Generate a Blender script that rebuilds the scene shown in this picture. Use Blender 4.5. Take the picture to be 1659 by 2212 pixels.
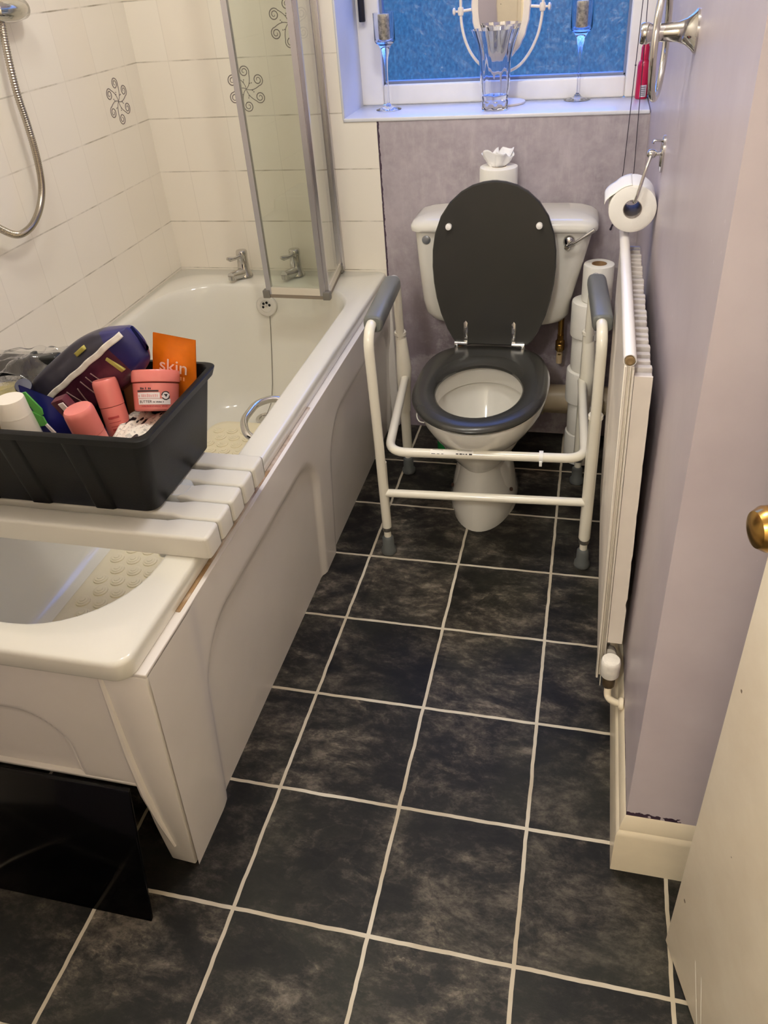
import bpy, bmesh, math, random
from mathutils import Vector, Matrix, noise as mnoise
from math import pi, sin, cos, radians, atan2, sqrt
random.seed(7)
SC = bpy.context.scene
COL = SC.collection
for o in list(bpy.data.objects):
    bpy.data.objects.remove(o)

# ------------------------------------------------------------------ camera
W_PX, H_PX, F_PX = 1659.0, 2212.0, 1687.63
yaw, pit, rol = -0.269996, 0.595995, -0.077732
fw = Vector((sin(yaw)*cos(pit), cos(yaw)*cos(pit), -sin(pit)))
rt = Vector((cos(yaw), -sin(yaw), 0)); up = rt.cross(fw)
R2 = rt*cos(rol)+up*sin(rol); U2 = -rt*sin(rol)+up*cos(rol)
cd = bpy.data.cameras.new('camera'); cam = bpy.data.objects.new('camera', cd); COL.objects.link(cam)
cam.matrix_world = Matrix(((R2.x, U2.x, -fw.x, .529626), (R2.y, U2.y, -fw.y, -1.629545), (R2.z, U2.z, -fw.z, 1.396573), (0, 0, 0, 1)))
cd.sensor_fit = 'HORIZONTAL'; cd.sensor_width = 36; cd.lens = 36*F_PX/W_PX
cd.shift_x = -16.62/W_PX; cd.shift_y = -59.15/W_PX
cd.clip_start = .02; cd.clip_end = 60
SC.camera = cam

# ------------------------------------------------------------------ colour management, world, lamps
SC.view_settings.view_transform = 'Standard'; SC.view_settings.look = 'None'
SC.view_settings.gamma = 1.0; SC.view_settings.exposure = 0.0
SC.view_settings.use_curve_mapping = False
SC.cycles.max_bounces = 10; SC.cycles.diffuse_bounces = 5; SC.cycles.glossy_bounces = 5
SC.cycles.transparent_max_bounces = 16; SC.cycles.transmission_bounces = 8
SC.cycles.sample_clamp_indirect = 4.0
SC.cycles.use_denoising = True

def lin(c):
    f = lambda v: (v/12.92 if v <= .04045 else ((v+.055)/1.055)**2.4)
    return tuple(f(x/255.0) for x in c[:3])+(1.0,)

wd = bpy.data.worlds.new('dusk_sky'); SC.world = wd; wd.use_nodes = True
nt = wd.node_tree; nt.nodes.clear()
wo = nt.nodes.new('ShaderNodeOutputWorld'); bg = nt.nodes.new('ShaderNodeBackground')
tc = nt.nodes.new('ShaderNodeTexCoord'); sx = nt.nodes.new('ShaderNodeSeparateXYZ'); cr = nt.nodes.new('ShaderNodeValToRGB')
mr = nt.nodes.new('ShaderNodeMapRange'); mr.inputs[1].default_value = -1; mr.inputs[2].default_value = 1
nt.links.new(tc.outputs['Generated'], sx.inputs[0]); nt.links.new(sx.outputs[2], mr.inputs[0]); nt.links.new(mr.outputs[0], cr.inputs[0])
e = cr.color_ramp.elements
e[0].position = 0.0; e[0].color = (.009, .032, .047, 1)
e[1].position = 1.0; e[1].color = (.50, 1.05, 3.1, 1)
x = e.new(.50); x.color = (.023, .075, .108, 1)
x = e.new(.62); x.color = (.28, .62, 1.95, 1)
nt.links.new(cr.outputs[0], bg.inputs[0]); bg.inputs[1].default_value = 4.4
nt.links.new(bg.outputs[0], wo.inputs[0])

def lamp(name, loc, energy, col, size):
    l = bpy.data.lights.new(name, 'POINT'); l.energy = energy; l.color = col; l.shadow_soft_size = size
    o = bpy.data.objects.new(name, l); o.location = loc; COL.objects.link(o); return o
WARM = (1.0, .985, .945)
lamp('ceiling_lamp_bulb', (.32, -.38, 2.27), 27, WARM, .10)
lamp('ceiling_lamp_bulb', (-.22, -.62, 2.27), 14, WARM, .10)
lamp('hall_lamp_bulb', (.12, -2.35, 2.12), 62, (1.0, .98, .92), .07)
pl = bpy.data.lights.new('window_daylight_portal', 'AREA'); pl.shape = 'RECTANGLE'; pl.size = .72; pl.size_y = .98
pl.cycles.is_portal = True
po = bpy.data.objects.new('window_daylight_portal', pl); po.location = (.243, 1.02, 1.56); po.rotation_euler = (radians(-90), 0, 0); COL.objects.link(po)

# ------------------------------------------------------------------ materials
MC = {}
def newmat(name):
    m = bpy.data.materials.new(name); m.use_nodes = True
    t = m.node_tree; b = t.nodes['Principled BSDF']
    return m, t, b
def N(t, typ, **kw):
    n = t.nodes.new(typ)
    for k, v in kw.items(): setattr(n, k, v)
    return n
def setin(n, **kw):
    for k, v in kw.items(): n.inputs[k.replace('_', ' ')].default_value = v
def ramp(t, fac, stops):
    r = N(t, 'ShaderNodeValToRGB'); el = r.color_ramp.elements
    el[0].position = stops[0][0]; el[0].color = stops[0][1]
    el[1].position = stops[-1][0]; el[1].color = stops[-1][1]
    for p, c in stops[1:-1]:
        q = el.new(p); q.color = c
    t.links.new(fac, r.inputs[0]); return r.outputs[0]
def math_(t, op, a, b=None, c=None):
    n = N(t, 'ShaderNodeMath', operation=op)
    for i, v in enumerate((a, b, c)):
        if v is None: continue
        if isinstance(v, (int, float)): n.inputs[i].default_value = v
        else: t.links.new(v, n.inputs[i])
    return n.outputs[0]
def mixc(t, fac, a, b, mode='MIX'):
    n = N(t, 'ShaderNodeMix', data_type='RGBA', blend_type=mode)
    for i, v in ((0, fac), (6, a), (7, b)):
        if isinstance(v, (int, float, tuple)): n.inputs[i].default_value = v
        else: t.links.new(v, n.inputs[i])
    return n.outputs[2]
def noisef(t, vec, scale, detail=4, rough=.55, dist=0.0):
    n = N(t, 'ShaderNodeTexNoise'); setin(n, Scale=scale, Detail=detail, Roughness=rough, Distortion=dist)
    if vec is not None: t.links.new(vec, n.inputs['Vector'])
    return n
def bump(t, b, h, strength, dist=.002):
    n = N(t, 'ShaderNodeBump'); setin(n, Strength=strength, Distance=dist); t.links.new(h, n.inputs['Height'])
    t.links.new(n.outputs[0], b.inputs['Normal'])
def pos(t): return N(t, 'ShaderNodeNewGeometry').outputs['Position']

def M(name, col, rough=.5, metal=0.0, spec=.5, coat=0.0, var=0.0, vscale=20, bmp=0.0, bscale=60, trans=0.0, ior=1.45, sss=0.0, emit=None):
    if name in MC: return MC[name]
    m, t, b = newmat(name)
    c = lin(col); b.inputs['Base Color'].default_value = c
    setin(b, Roughness=rough, Metallic=metal, IOR=ior)
    b.inputs['Specular IOR Level'].default_value = spec
    b.inputs['Coat Weight'].default_value = coat; b.inputs['Coat Roughness'].default_value = .08
    b.inputs['Transmission Weight'].default_value = trans
    if sss: b.inputs['Subsurface Weight'].default_value = sss; b.inputs['Subsurface Radius'].default_value = (.01, .008, .006); b.inputs['Subsurface Scale'].default_value = .3
    tcn = N(t, 'ShaderNodeTexCoord').outputs['Object'] if (var or bmp) else None
    if var:
        n = noisef(t, tcn, vscale, 5)
        dk = tuple(v*(1-var) for v in c[:3])+(1,); lt = tuple(min(1, v*(1+var*.5)) for v in c[:3])+(1,)
        t.links.new(ramp(t, n.outputs[0], [(.35, dk), (.65, lt)]), b.inputs['Base Color'])
    if bmp:
        n = noisef(t, tcn, bscale, 3); bump(t, b, n.outputs[0], bmp)
    MC[name] = m; return m

def thin_glass(name, tint, refl=1.0, rough=0.0, bscale=0, bstr=0):
    if name in MC: return MC[name]
    m, t, b = newmat(name); t.nodes.remove(b); out = t.nodes['Material Output']
    tr = N(t, 'ShaderNodeBsdfTransparent'); tr.inputs[0].default_value = tint
    gl = N(t, 'ShaderNodeBsdfGlossy'); gl.inputs['Roughness'].default_value = rough
    fr = N(t, 'ShaderNodeLayerWeight'); fr.inputs[0].default_value = .5
    f = math_(t, 'MINIMUM', .92, math_(t, 'MULTIPLY', math_(t, 'ADD', .045, math_(t, 'MULTIPLY', .9, math_(t, 'POWER', fr.outputs['Facing'], 4.5))), refl))
    if bscale:
        n = noisef(t, N(t, 'ShaderNodeTexCoord').outputs['Object'], bscale, 3)
        bn = N(t, 'ShaderNodeBump'); setin(bn, Strength=bstr, Distance=.003); t.links.new(n.outputs[0], bn.inputs['Height'])
        t.links.new(bn.outputs[0], gl.inputs['Normal']); t.links.new(bn.outputs[0], fr.inputs['Normal'])
    mx = N(t, 'ShaderNodeMixShader'); t.links.new(f, mx.inputs[0]); t.links.new(tr.outputs[0], mx.inputs[1]); t.links.new(gl.outputs[0], mx.inputs[2])
    t.links.new(mx.outputs[0], out.inputs[0]); MC[name] = m; return m

TILE = .1535
def tile_shade(t, p, ua, u0, va, v0):
    """square glazed wall tiles: returns colour socket, grout mask socket"""
    s = N(t, 'ShaderNodeSeparateXYZ'); t.links.new(p, s.inputs[0])
    def edge(ax, o, w):
        f = math_(t, 'FRACT', math_(t, 'DIVIDE', math_(t, 'SUBTRACT', s.outputs[ax], o-50*TILE), TILE))
        d = math_(t, 'MINIMUM', f, math_(t, 'SUBTRACT', 1.0, f))
        return math_(t, 'LESS_THAN', d, w), f
    e1, f1 = edge(ua, u0, .0065); e2, f2 = edge(va, v0, .0105)
    nz = noisef(t, p, 14, 4)
    hz = math_(t, 'MULTIPLY', e2, ramp_f(t, nz.outputs[0], .38, .72))
    vt = math_(t, 'MULTIPLY', e1, .16)
    g = math_(t, 'MAXIMUM', hz, vt)
    iu = math_(t, 'FLOOR', math_(t, 'DIVIDE', math_(t, 'SUBTRACT', s.outputs[ua], u0-50*TILE), TILE))
    iv = math_(t, 'FLOOR', math_(t, 'DIVIDE', math_(t, 'SUBTRACT', s.outputs[va], v0-50*TILE), TILE))
    cb = N(t, 'ShaderNodeCombineXYZ'); t.links.new(iu, cb.inputs[0]); t.links.new(iv, cb.inputs[1])
    wn = N(t, 'ShaderNodeTexWhiteNoise'); t.links.new(cb.outputs[0], wn.inputs['Vector'])
    base = mixc(t, wn.outputs[0], lin((240, 232, 217)), lin((242, 235, 221)))
    col = mixc(t, g, base, lin((158, 148, 128)))
    return col, math_(t, 'MAXIMUM', e1, e2), s
def ramp_f(t, f, a, b_):
    n = N(t, 'ShaderNodeMapRange'); n.inputs[1].default_value = a; n.inputs[2].default_value = b_
    n.inputs[3].default_value = .12; t.links.new(f, n.inputs[0]); return n.outputs[0]

def paint_col(t, p, s, streak=True):
    n1 = noisef(t, p, 6, 6, .65); n2 = noisef(t, p, 38, 4, .6)
    a = ramp(t, n1.outputs[0], [(.30, lin((142, 132, 138))), (.5, lin((160, 150, 155))), (.70, lin((174, 164, 169)))])
    k = ramp(t, n2.outputs[0], [(.40, (0, 0, 0, 1)), (.72, (.5, .5, .5, 1))])
    mp = N(t, 'ShaderNodeMapping'); mp.inputs['Scale'].default_value = (1.0, 1.0, .22); t.links.new(p, mp.inputs[0])
    st = ramp(t, noisef(t, mp.outputs[0], 34, 5, .7).outputs[0], [(.50, (0, 0, 0, 1)), (.74, (.55, .55, .55, 1))])
    return mixc(t, st, mixc(t, k, a, lin((184, 175, 179))), lin((190, 182, 184)))

def mat_wall_left():
    m, t, b = newmat('glazed_cream_tiles'); p = pos(t)
    c, g, s = tile_shade(t, p, 1, .358, 2, .718)
    t.links.new(c, b.inputs['Base Color']); setin(b, Roughness=.16)
    inv = math_(t, 'SUBTRACT', 1.0, g); bump(t, b, inv, .5, .0012); return m
def mat_wall_back():
    m, t, b = newmat('tiles_and_lilac_paint'); p = pos(t)
    c, g, s = tile_shade(t, p, 0, -.70, 2, .718)
    pc = paint_col(t, p, s)
    n = noisef(t, p, 60, 3); wob = math_(t, 'MULTIPLY', math_(t, 'SUBTRACT', n.outputs[0], .5), .010)
    xs = math_(t, 'ADD', s.outputs[0], wob)
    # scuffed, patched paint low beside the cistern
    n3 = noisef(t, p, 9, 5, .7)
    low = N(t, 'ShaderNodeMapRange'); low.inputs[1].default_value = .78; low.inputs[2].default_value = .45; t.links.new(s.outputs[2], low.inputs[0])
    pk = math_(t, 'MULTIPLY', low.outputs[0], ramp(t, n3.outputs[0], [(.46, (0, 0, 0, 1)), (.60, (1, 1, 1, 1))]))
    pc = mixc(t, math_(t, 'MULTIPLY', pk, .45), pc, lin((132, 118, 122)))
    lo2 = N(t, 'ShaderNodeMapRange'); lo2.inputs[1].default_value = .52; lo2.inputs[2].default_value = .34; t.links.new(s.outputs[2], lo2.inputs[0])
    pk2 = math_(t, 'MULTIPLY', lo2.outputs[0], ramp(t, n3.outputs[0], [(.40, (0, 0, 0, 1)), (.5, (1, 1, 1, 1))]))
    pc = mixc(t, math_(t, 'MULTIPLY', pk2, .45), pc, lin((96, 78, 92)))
    line = math_(t, 'LESS_THAN', math_(t, 'ABSOLUTE', math_(t, 'ADD', xs, .0835)), .0030)
    pc = mixc(t, line, pc, lin((62, 44, 60)))
    lz = math_(t, 'LESS_THAN', math_(t, 'ABSOLUTE', math_(t, 'SUBTRACT', math_(t, 'ADD', s.outputs[2], wob), 1.0045)), .0014)
    pc = mixc(t, math_(t, 'MULTIPLY', lz, math_(t, 'GREATER_THAN', n3.outputs[0], .46)), pc, lin((78, 58, 66)))
    is_t = math_(t, 'LESS_THAN', s.outputs[0], -.086)
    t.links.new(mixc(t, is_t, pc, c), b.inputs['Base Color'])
    t.links.new(math_(t, 'SUBTRACT', .62, math_(t, 'MULTIPLY', is_t, .46)), b.inputs['Roughness'])
    h = mixc(t, is_t, n1h(t, p), math_(t, 'SUBTRACT', 1.0, g)); bump(t, b, h, .45, .0012); return m
def n1h(t, p): return noisef(t, p, 45, 4).outputs[0]
def mat_wall_right():
    m, t, b = newmat('lilac_gloss_paint'); p = pos(t)
    s = N(t, 'ShaderNodeSeparateXYZ'); t.links.new(p, s.inputs[0])
    n1 = noisef(t, p, 4, 5, .6)
    c = ramp(t, n1.outputs[0], [(.3, lin((182, 170, 174))), (.7, lin((196, 185, 188)))])
    n2 = noisef(t, p, 70, 3); wob = math_(t, 'MULTIPLY', math_(t, 'SUBTRACT', n2.outputs[0], .5), .018)
    zz = math_(t, 'ADD', s.outputs[2], wob)
    ln = math_(t, 'MULTIPLY', math_(t, 'LESS_THAN', zz, .159), math_(t, 'GREATER_THAN', noisef(t, p, 16, 3).outputs[0], .47))
    c = mixc(t, ln, c, lin((58, 38, 56)))
    # blotchy darker colour low on the wall behind the radiator
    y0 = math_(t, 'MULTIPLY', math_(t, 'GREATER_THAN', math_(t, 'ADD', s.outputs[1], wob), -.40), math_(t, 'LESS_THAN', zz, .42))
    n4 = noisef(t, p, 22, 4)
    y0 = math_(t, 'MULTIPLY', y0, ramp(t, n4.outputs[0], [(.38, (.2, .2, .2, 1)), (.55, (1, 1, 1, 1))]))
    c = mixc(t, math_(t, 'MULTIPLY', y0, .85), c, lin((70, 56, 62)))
    sp = N(t, 'ShaderNodeTexVoronoi'); setin(sp, Scale=30); t.links.new(p, sp.inputs['Vector'])
    ch = math_(t, 'MULTIPLY', math_(t, 'LESS_THAN', sp.outputs['Distance'], .07), math_(t, 'GREATER_THAN', n1.outputs[0], .54))
    c = mixc(t, math_(t, 'MULTIPLY', ch, .5), c, lin((226, 216, 222)))
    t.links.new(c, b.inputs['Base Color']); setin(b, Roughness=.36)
    bump(t, b, noisef(t, p, 30, 3).outputs[0], .2, .001); return m
def mat_floor():
    m, t, b = newmat('slate_tile_vinyl'); p = pos(t)
    s = N(t, 'ShaderNodeSeparateXYZ'); t.links.new(p, s.inputs[0])
    n0 = noisef(t, p, 16, 2); wob = math_(t, 'MULTIPLY', math_(t, 'SUBTRACT', n0.outputs[0], .5), .02)
    fr, ix = [], []
    for ax in (0, 1):
        v = math_(t, 'ADD', math_(t, 'DIVIDE', s.outputs[ax], .25), 40.0)
        ix.append(math_(t, 'FLOOR', v)); f = math_(t, 'FRACT', math_(t, 'ADD', v, wob))
        fr.append(math_(t, 'MINIMUM', f, math_(t, 'SUBTRACT', 1.0, f)))
    g = math_(t, 'LESS_THAN', math_(t, 'MINIMUM', fr[0], fr[1]), .0140)
    cb = N(t, 'ShaderNodeCombineXYZ'); t.links.new(ix[0], cb.inputs[0]); t.links.new(ix[1], cb.inputs[1])
    wn = N(t, 'ShaderNodeTexWhiteNoise'); t.links.new(cb.outputs[0], wn.inputs['Vector'])
    off = N(t, 'ShaderNodeVectorMath', operation='SCALE'); t.links.new(wn.outputs['Color'], off.inputs[0]); off.inputs['Scale'].default_value = 9.0
    q = N(t, 'ShaderNodeVectorMath', operation='ADD'); t.links.new(p, q.inputs[0]); t.links.new(off.outputs[0], q.inputs[1])
    mp = N(t, 'ShaderNodeMapping'); mp.inputs['Scale'].default_value = (.75, 1.25, 1); mp.inputs['Rotation'].default_value = (0, 0, .35); t.links.new(q.outputs[0], mp.inputs[0])
    n1 = noisef(t, mp.outputs[0], 7.5, 12, .70, .45); n2 = noisef(t, mp.outputs[0], 34, 10, .78, .25)
    n5 = N(t, 'ShaderNodeTexNoise', noise_type='RIDGED_MULTIFRACTAL'); setin(n5, Scale=7.0, Detail=9, Roughness=.62, Distortion=.5); t.links.new(mp.outputs[0], n5.inputs['Vector']); n3 = noisef(t, q.outputs[0], 5, 3, .5)
    f_ = math_(t, 'ADD', math_(t, 'MULTIPLY', n1.outputs[0], .60), math_(t, 'MULTIPLY', n2.outputs[0], .40))
    c = ramp(t, f_, [(.40, lin((30, 28, 26))), (.475, lin((46, 43, 39))), (.53, lin((80, 74, 66))), (.60, lin((132, 123, 110))), (.70, lin((184, 174, 158)))])
    rd = ramp(t, n5.outputs[0], [(.30, (.55, .55, .55, 1)), (1.1, (1.25, 1.22, 1.16, 1))]); c = mixc(t, .70, c, rd, 'MULTIPLY')
    n6 = noisef(t, mp.outputs[0], 4.2, 9, .60, .35); lg = math_(t, 'FRACT', math_(t, 'MULTIPLY', n6.outputs[0], 7.0))
    n7 = noisef(t, mp.outputs[0], 3.0, 2, .5)
    ls = ramp(t, lg, [(0.0, (.66, .66, .66, 1)), (.75, (1.0, 1.0, .98, 1)), (.96, (1.5, 1.47, 1.40, 1)), (1.0, (.8, .8, .8, 1))])
    c = mixc(t, math_(t, 'MULTIPLY', ramp(t, n7.outputs[0], [(.35, (.25, .25, .25, 1)), (.6, (1, 1, 1, 1))]), .9), c, mixc(t, 1.0, c, ls, 'MULTIPLY'))
    br = math_(t, 'ADD', .44, math_(t, 'MULTIPLY', wn.outputs[0], .55))
    bc = N(t, 'ShaderNodeCombineXYZ')
    for i in range(3): t.links.new(br, bc.inputs[i])
    c = mixc(t, 1.0, c, bc.outputs[0], 'MULTIPLY')
    gr = ramp(t, n3.outputs[0], [(.48, (0, 0, 0, 1)), (.66, (.55, .55, .55, 1))])
    c = mixc(t, math_(t, 'MULTIPLY', gr, .55), c, lin((50, 50, 40)))
    gc = ramp(t, noisef(t, p, 5, 4).outputs[0], [(.4, lin((176, 164, 142))), (.62, lin((198, 190, 172)))])
    t.links.new(mixc(t, g, c, gc), b.inputs['Base Color'])
    setin(b, Roughness=.44); b.inputs['Specular IOR Level'].default_value = .20
    h = math_(t, 'MULTIPLY', n2.outputs[0], math_(t, 'SUBTRACT', 1.0, g)); bump(t, b, h, .35, .0015)
    return m
def mat_pane():
    m, t, b = newmat('obscure_window_glass'); t.nodes.remove(b); out = t.nodes['Material Output']
    p = pos(t)
    n = noisef(t, p, 26, 5, .6, 1.0); mp = N(t, 'ShaderNodeMapping'); mp.inputs['Scale'].default_value = (1.3, 1, .8); t.links.new(p, mp.inputs[0])
    n2 = noisef(t, mp.outputs[0], 95, 5, .75, .3)
    tr = N(t, 'ShaderNodeBsdfTransparent'); t.links.new(ramp(t, n2.outputs[0], [(.32, (.40, .47, .58, 1)), (.60, (.76, .80, .84, 1)), (.70, (1, 1, 1, 1))]), tr.inputs[0])
    gl = N(t, 'ShaderNodeBsdfGlossy'); gl.inputs['Roughness'].default_value = .18
    tl = N(t, 'ShaderNodeBsdfTranslucent'); tl.inputs[0].default_value = (.085, .17, .24, 1)
    bn = N(t, 'ShaderNodeBump'); setin(bn, Strength=.9, Distance=.004); t.links.new(n.outputs[0], bn.inputs['Height'])
    t.links.new(bn.outputs[0], gl.inputs['Normal'])
    mx = N(t, 'ShaderNodeMixShader'); mx.inputs[0].default_value = .16; t.links.new(tr.outputs[0], mx.inputs[1]); t.links.new(tl.outputs[0], mx.inputs[2])
    m2 = N(t, 'ShaderNodeMixShader'); m2.inputs[0].default_value = .05; t.links.new(mx.outputs[0], m2.inputs[1]); t.links.new(gl.outputs[0], m2.inputs[2])
    t.links.new(m2.outputs[0], out.inputs[0]); return m

white_gloss = M('white_acrylic', (227, 224, 212), .12, coat=.3)
panel_white = M('white_panel_plastic', (236, 230, 222), .22, var=.05, vscale=3)
ceramic = M('white_ceramic', (222, 218, 207), .10, coat=.4)
board_white = M('white_moulded_plastic', (218, 214, 203), .38)
upvc = M('white_window_plastic', (238, 234, 228), .30, var=.04, vscale=9)
chrome = M('chrome', (206, 204, 200), .10, 1.0)
brushed = M('brushed_aluminium', (205, 203, 206), .26, 1.0)
grey_plastic = M('grey_plastic', (112, 108, 100), .45)
charcoal = M('charcoal_painted_wood', (48, 47, 43), .27, spec=.5)
frame_white = M('white_painted_steel', (236, 230, 212), .20, coat=.25)
pad_grey = M('grey_moulded_foam', (104, 105, 100), .33)
rubber = M('grey_rubber', (84, 86, 84), .6)
paper = M('white_tissue_paper', (240, 236, 226), .95, bmp=.25, bscale=160)
card = M('brown_cardboard_core', (150, 118, 84), .9)
rad_white = M('radiator_enamel', (232, 222, 208), .30, var=.06, vscale=8)
rad_cream = M('aged_cream_enamel', (228, 219, 203), .34, var=.03, vscale=14)
fin_grey = M('dusty_fin_paint', (206, 198, 190), .6, var=.18, vscale=30)
base_cream = M('cream_gloss_woodwork', (232, 218, 190), .28, var=.06, vscale=12)
door_cream = M('cream_door_paint', (250, 238, 215), .36, bmp=.08, bscale=25)
_t = door_cream.node_tree; _b = _t.nodes['Principled BSDF']; _p = pos(_t)
_v = N(_t, 'ShaderNodeTexVoronoi'); setin(_v, Scale=17); _t.links.new(_p, _v.inputs['Vector'])
_d = math_(_t, 'MULTIPLY', math_(_t, 'LESS_THAN', _v.outputs['Distance'], .055), math_(_t, 'GREATER_THAN', noisef(_t, _p, 7, 3).outputs[0], .52))
_c = ramp(_t, noisef(_t, _p, 6, 5, .65).outputs[0], [(.3, lin((240, 226, 202))), (.7, lin((253, 242, 220)))])
_t.links.new(mixc(_t, _d, _c, lin((122, 98, 70))), _b.inputs['Base Color'])
brass = M('aged_brass', (190, 150, 82), .24, 1.0, var=.25, vscale=40)
copper = M('aged_copper_pipe', (150, 108, 78), .5, .6, var=.3, vscale=40)
pipe_cream = M('cream_soil_pipe_plastic', (176, 160, 132), .4, var=.1, vscale=10)
black_gloss = M('black_gloss_acrylic', (3, 3, 3), .12, spec=.20)
black_plastic = M('black_crate_plastic', (9, 9, 9), .42, spec=.22, bmp=.08, bscale=220)
dark_hole = M('dark_recess', (14, 13, 12), .8)
mat_cream = M('cream_rubber_mat', (238, 228, 198), .45)
pink = M('coral_pink_plastic', (216, 122, 112), .24)
pink_dk = M('coral_pink_print', (170, 62, 60), .5)
orange = M('orange_foil', (224, 118, 16), .34, var=.10, vscale=30)
label_white = M('white_print', (238, 226, 222), .6)
ink = M('dark_print', (48, 40, 42), .6)
wood_brown = M('tan_carton', (150, 92, 58), .6, var=.1, vscale=20)
maroon = M('maroon_carton', (84, 26, 40), .5)
navy = M('navy_film', (34, 32, 88), .30)
navy_dk = M('charcoal_navy_film', (50, 48, 60), .32, var=.2, vscale=30)
plum = M('plum_film', (84, 40, 58), .26, var=.35, vscale=35)
green = M('green_label', (86, 160, 70), .5)
gold = M('gold_print', (206, 192, 158), .5, .1, var=.55, vscale=110)
yellow = M('yellow_tub_plastic', (196, 176, 60), .4)
lavender_cream = M('white_cosmetic_plastic', (236, 228, 212), .32)
red_pl = M('magenta_red_plastic', (172, 20, 62), .25)
mirror_m = M('mirror_silver', (240, 240, 238), .02, 1.0)
mirror_frame_m = M('cream_lacquered_metal', (232, 220, 206), .4)
cord_m = M('dark_blind_cord', (46, 38, 52), .8)
seal_grey = M('grey_seal_rubber', (132, 120, 104), .5)
brown_seal = M('stained_sealant', (150, 112, 62), .6, var=.4, vscale=25)
water_m = M('toilet_water', (190, 180, 150), .03, spec=.5)
ceil_m = M('white_ceiling_paint', (236, 230, 220), .9)
lilac_plain = M('lilac_wall_paint', (188, 178, 184), .5, var=.05, vscale=4)
shower_glass = thin_glass('greenish_screen_glass', (.885, .905, .865, 1), 1.5)
clear_glass = M('clear_cut_glass', (246, 248, 255), .02, trans=1.0, ior=1.42)
thin_clear = thin_glass('thin_clear_glass', (.93, .95, .98, 1), 1.7)
cut_glass = thin_glass('cut_crystal', (.93, .945, .97, 1), 2.2, .05, 70, 1.0)
clear_film = thin_glass('clear_plastic_film', (.88, .885, .88, 1), 3.0, .12, 45, 1.0)

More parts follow.
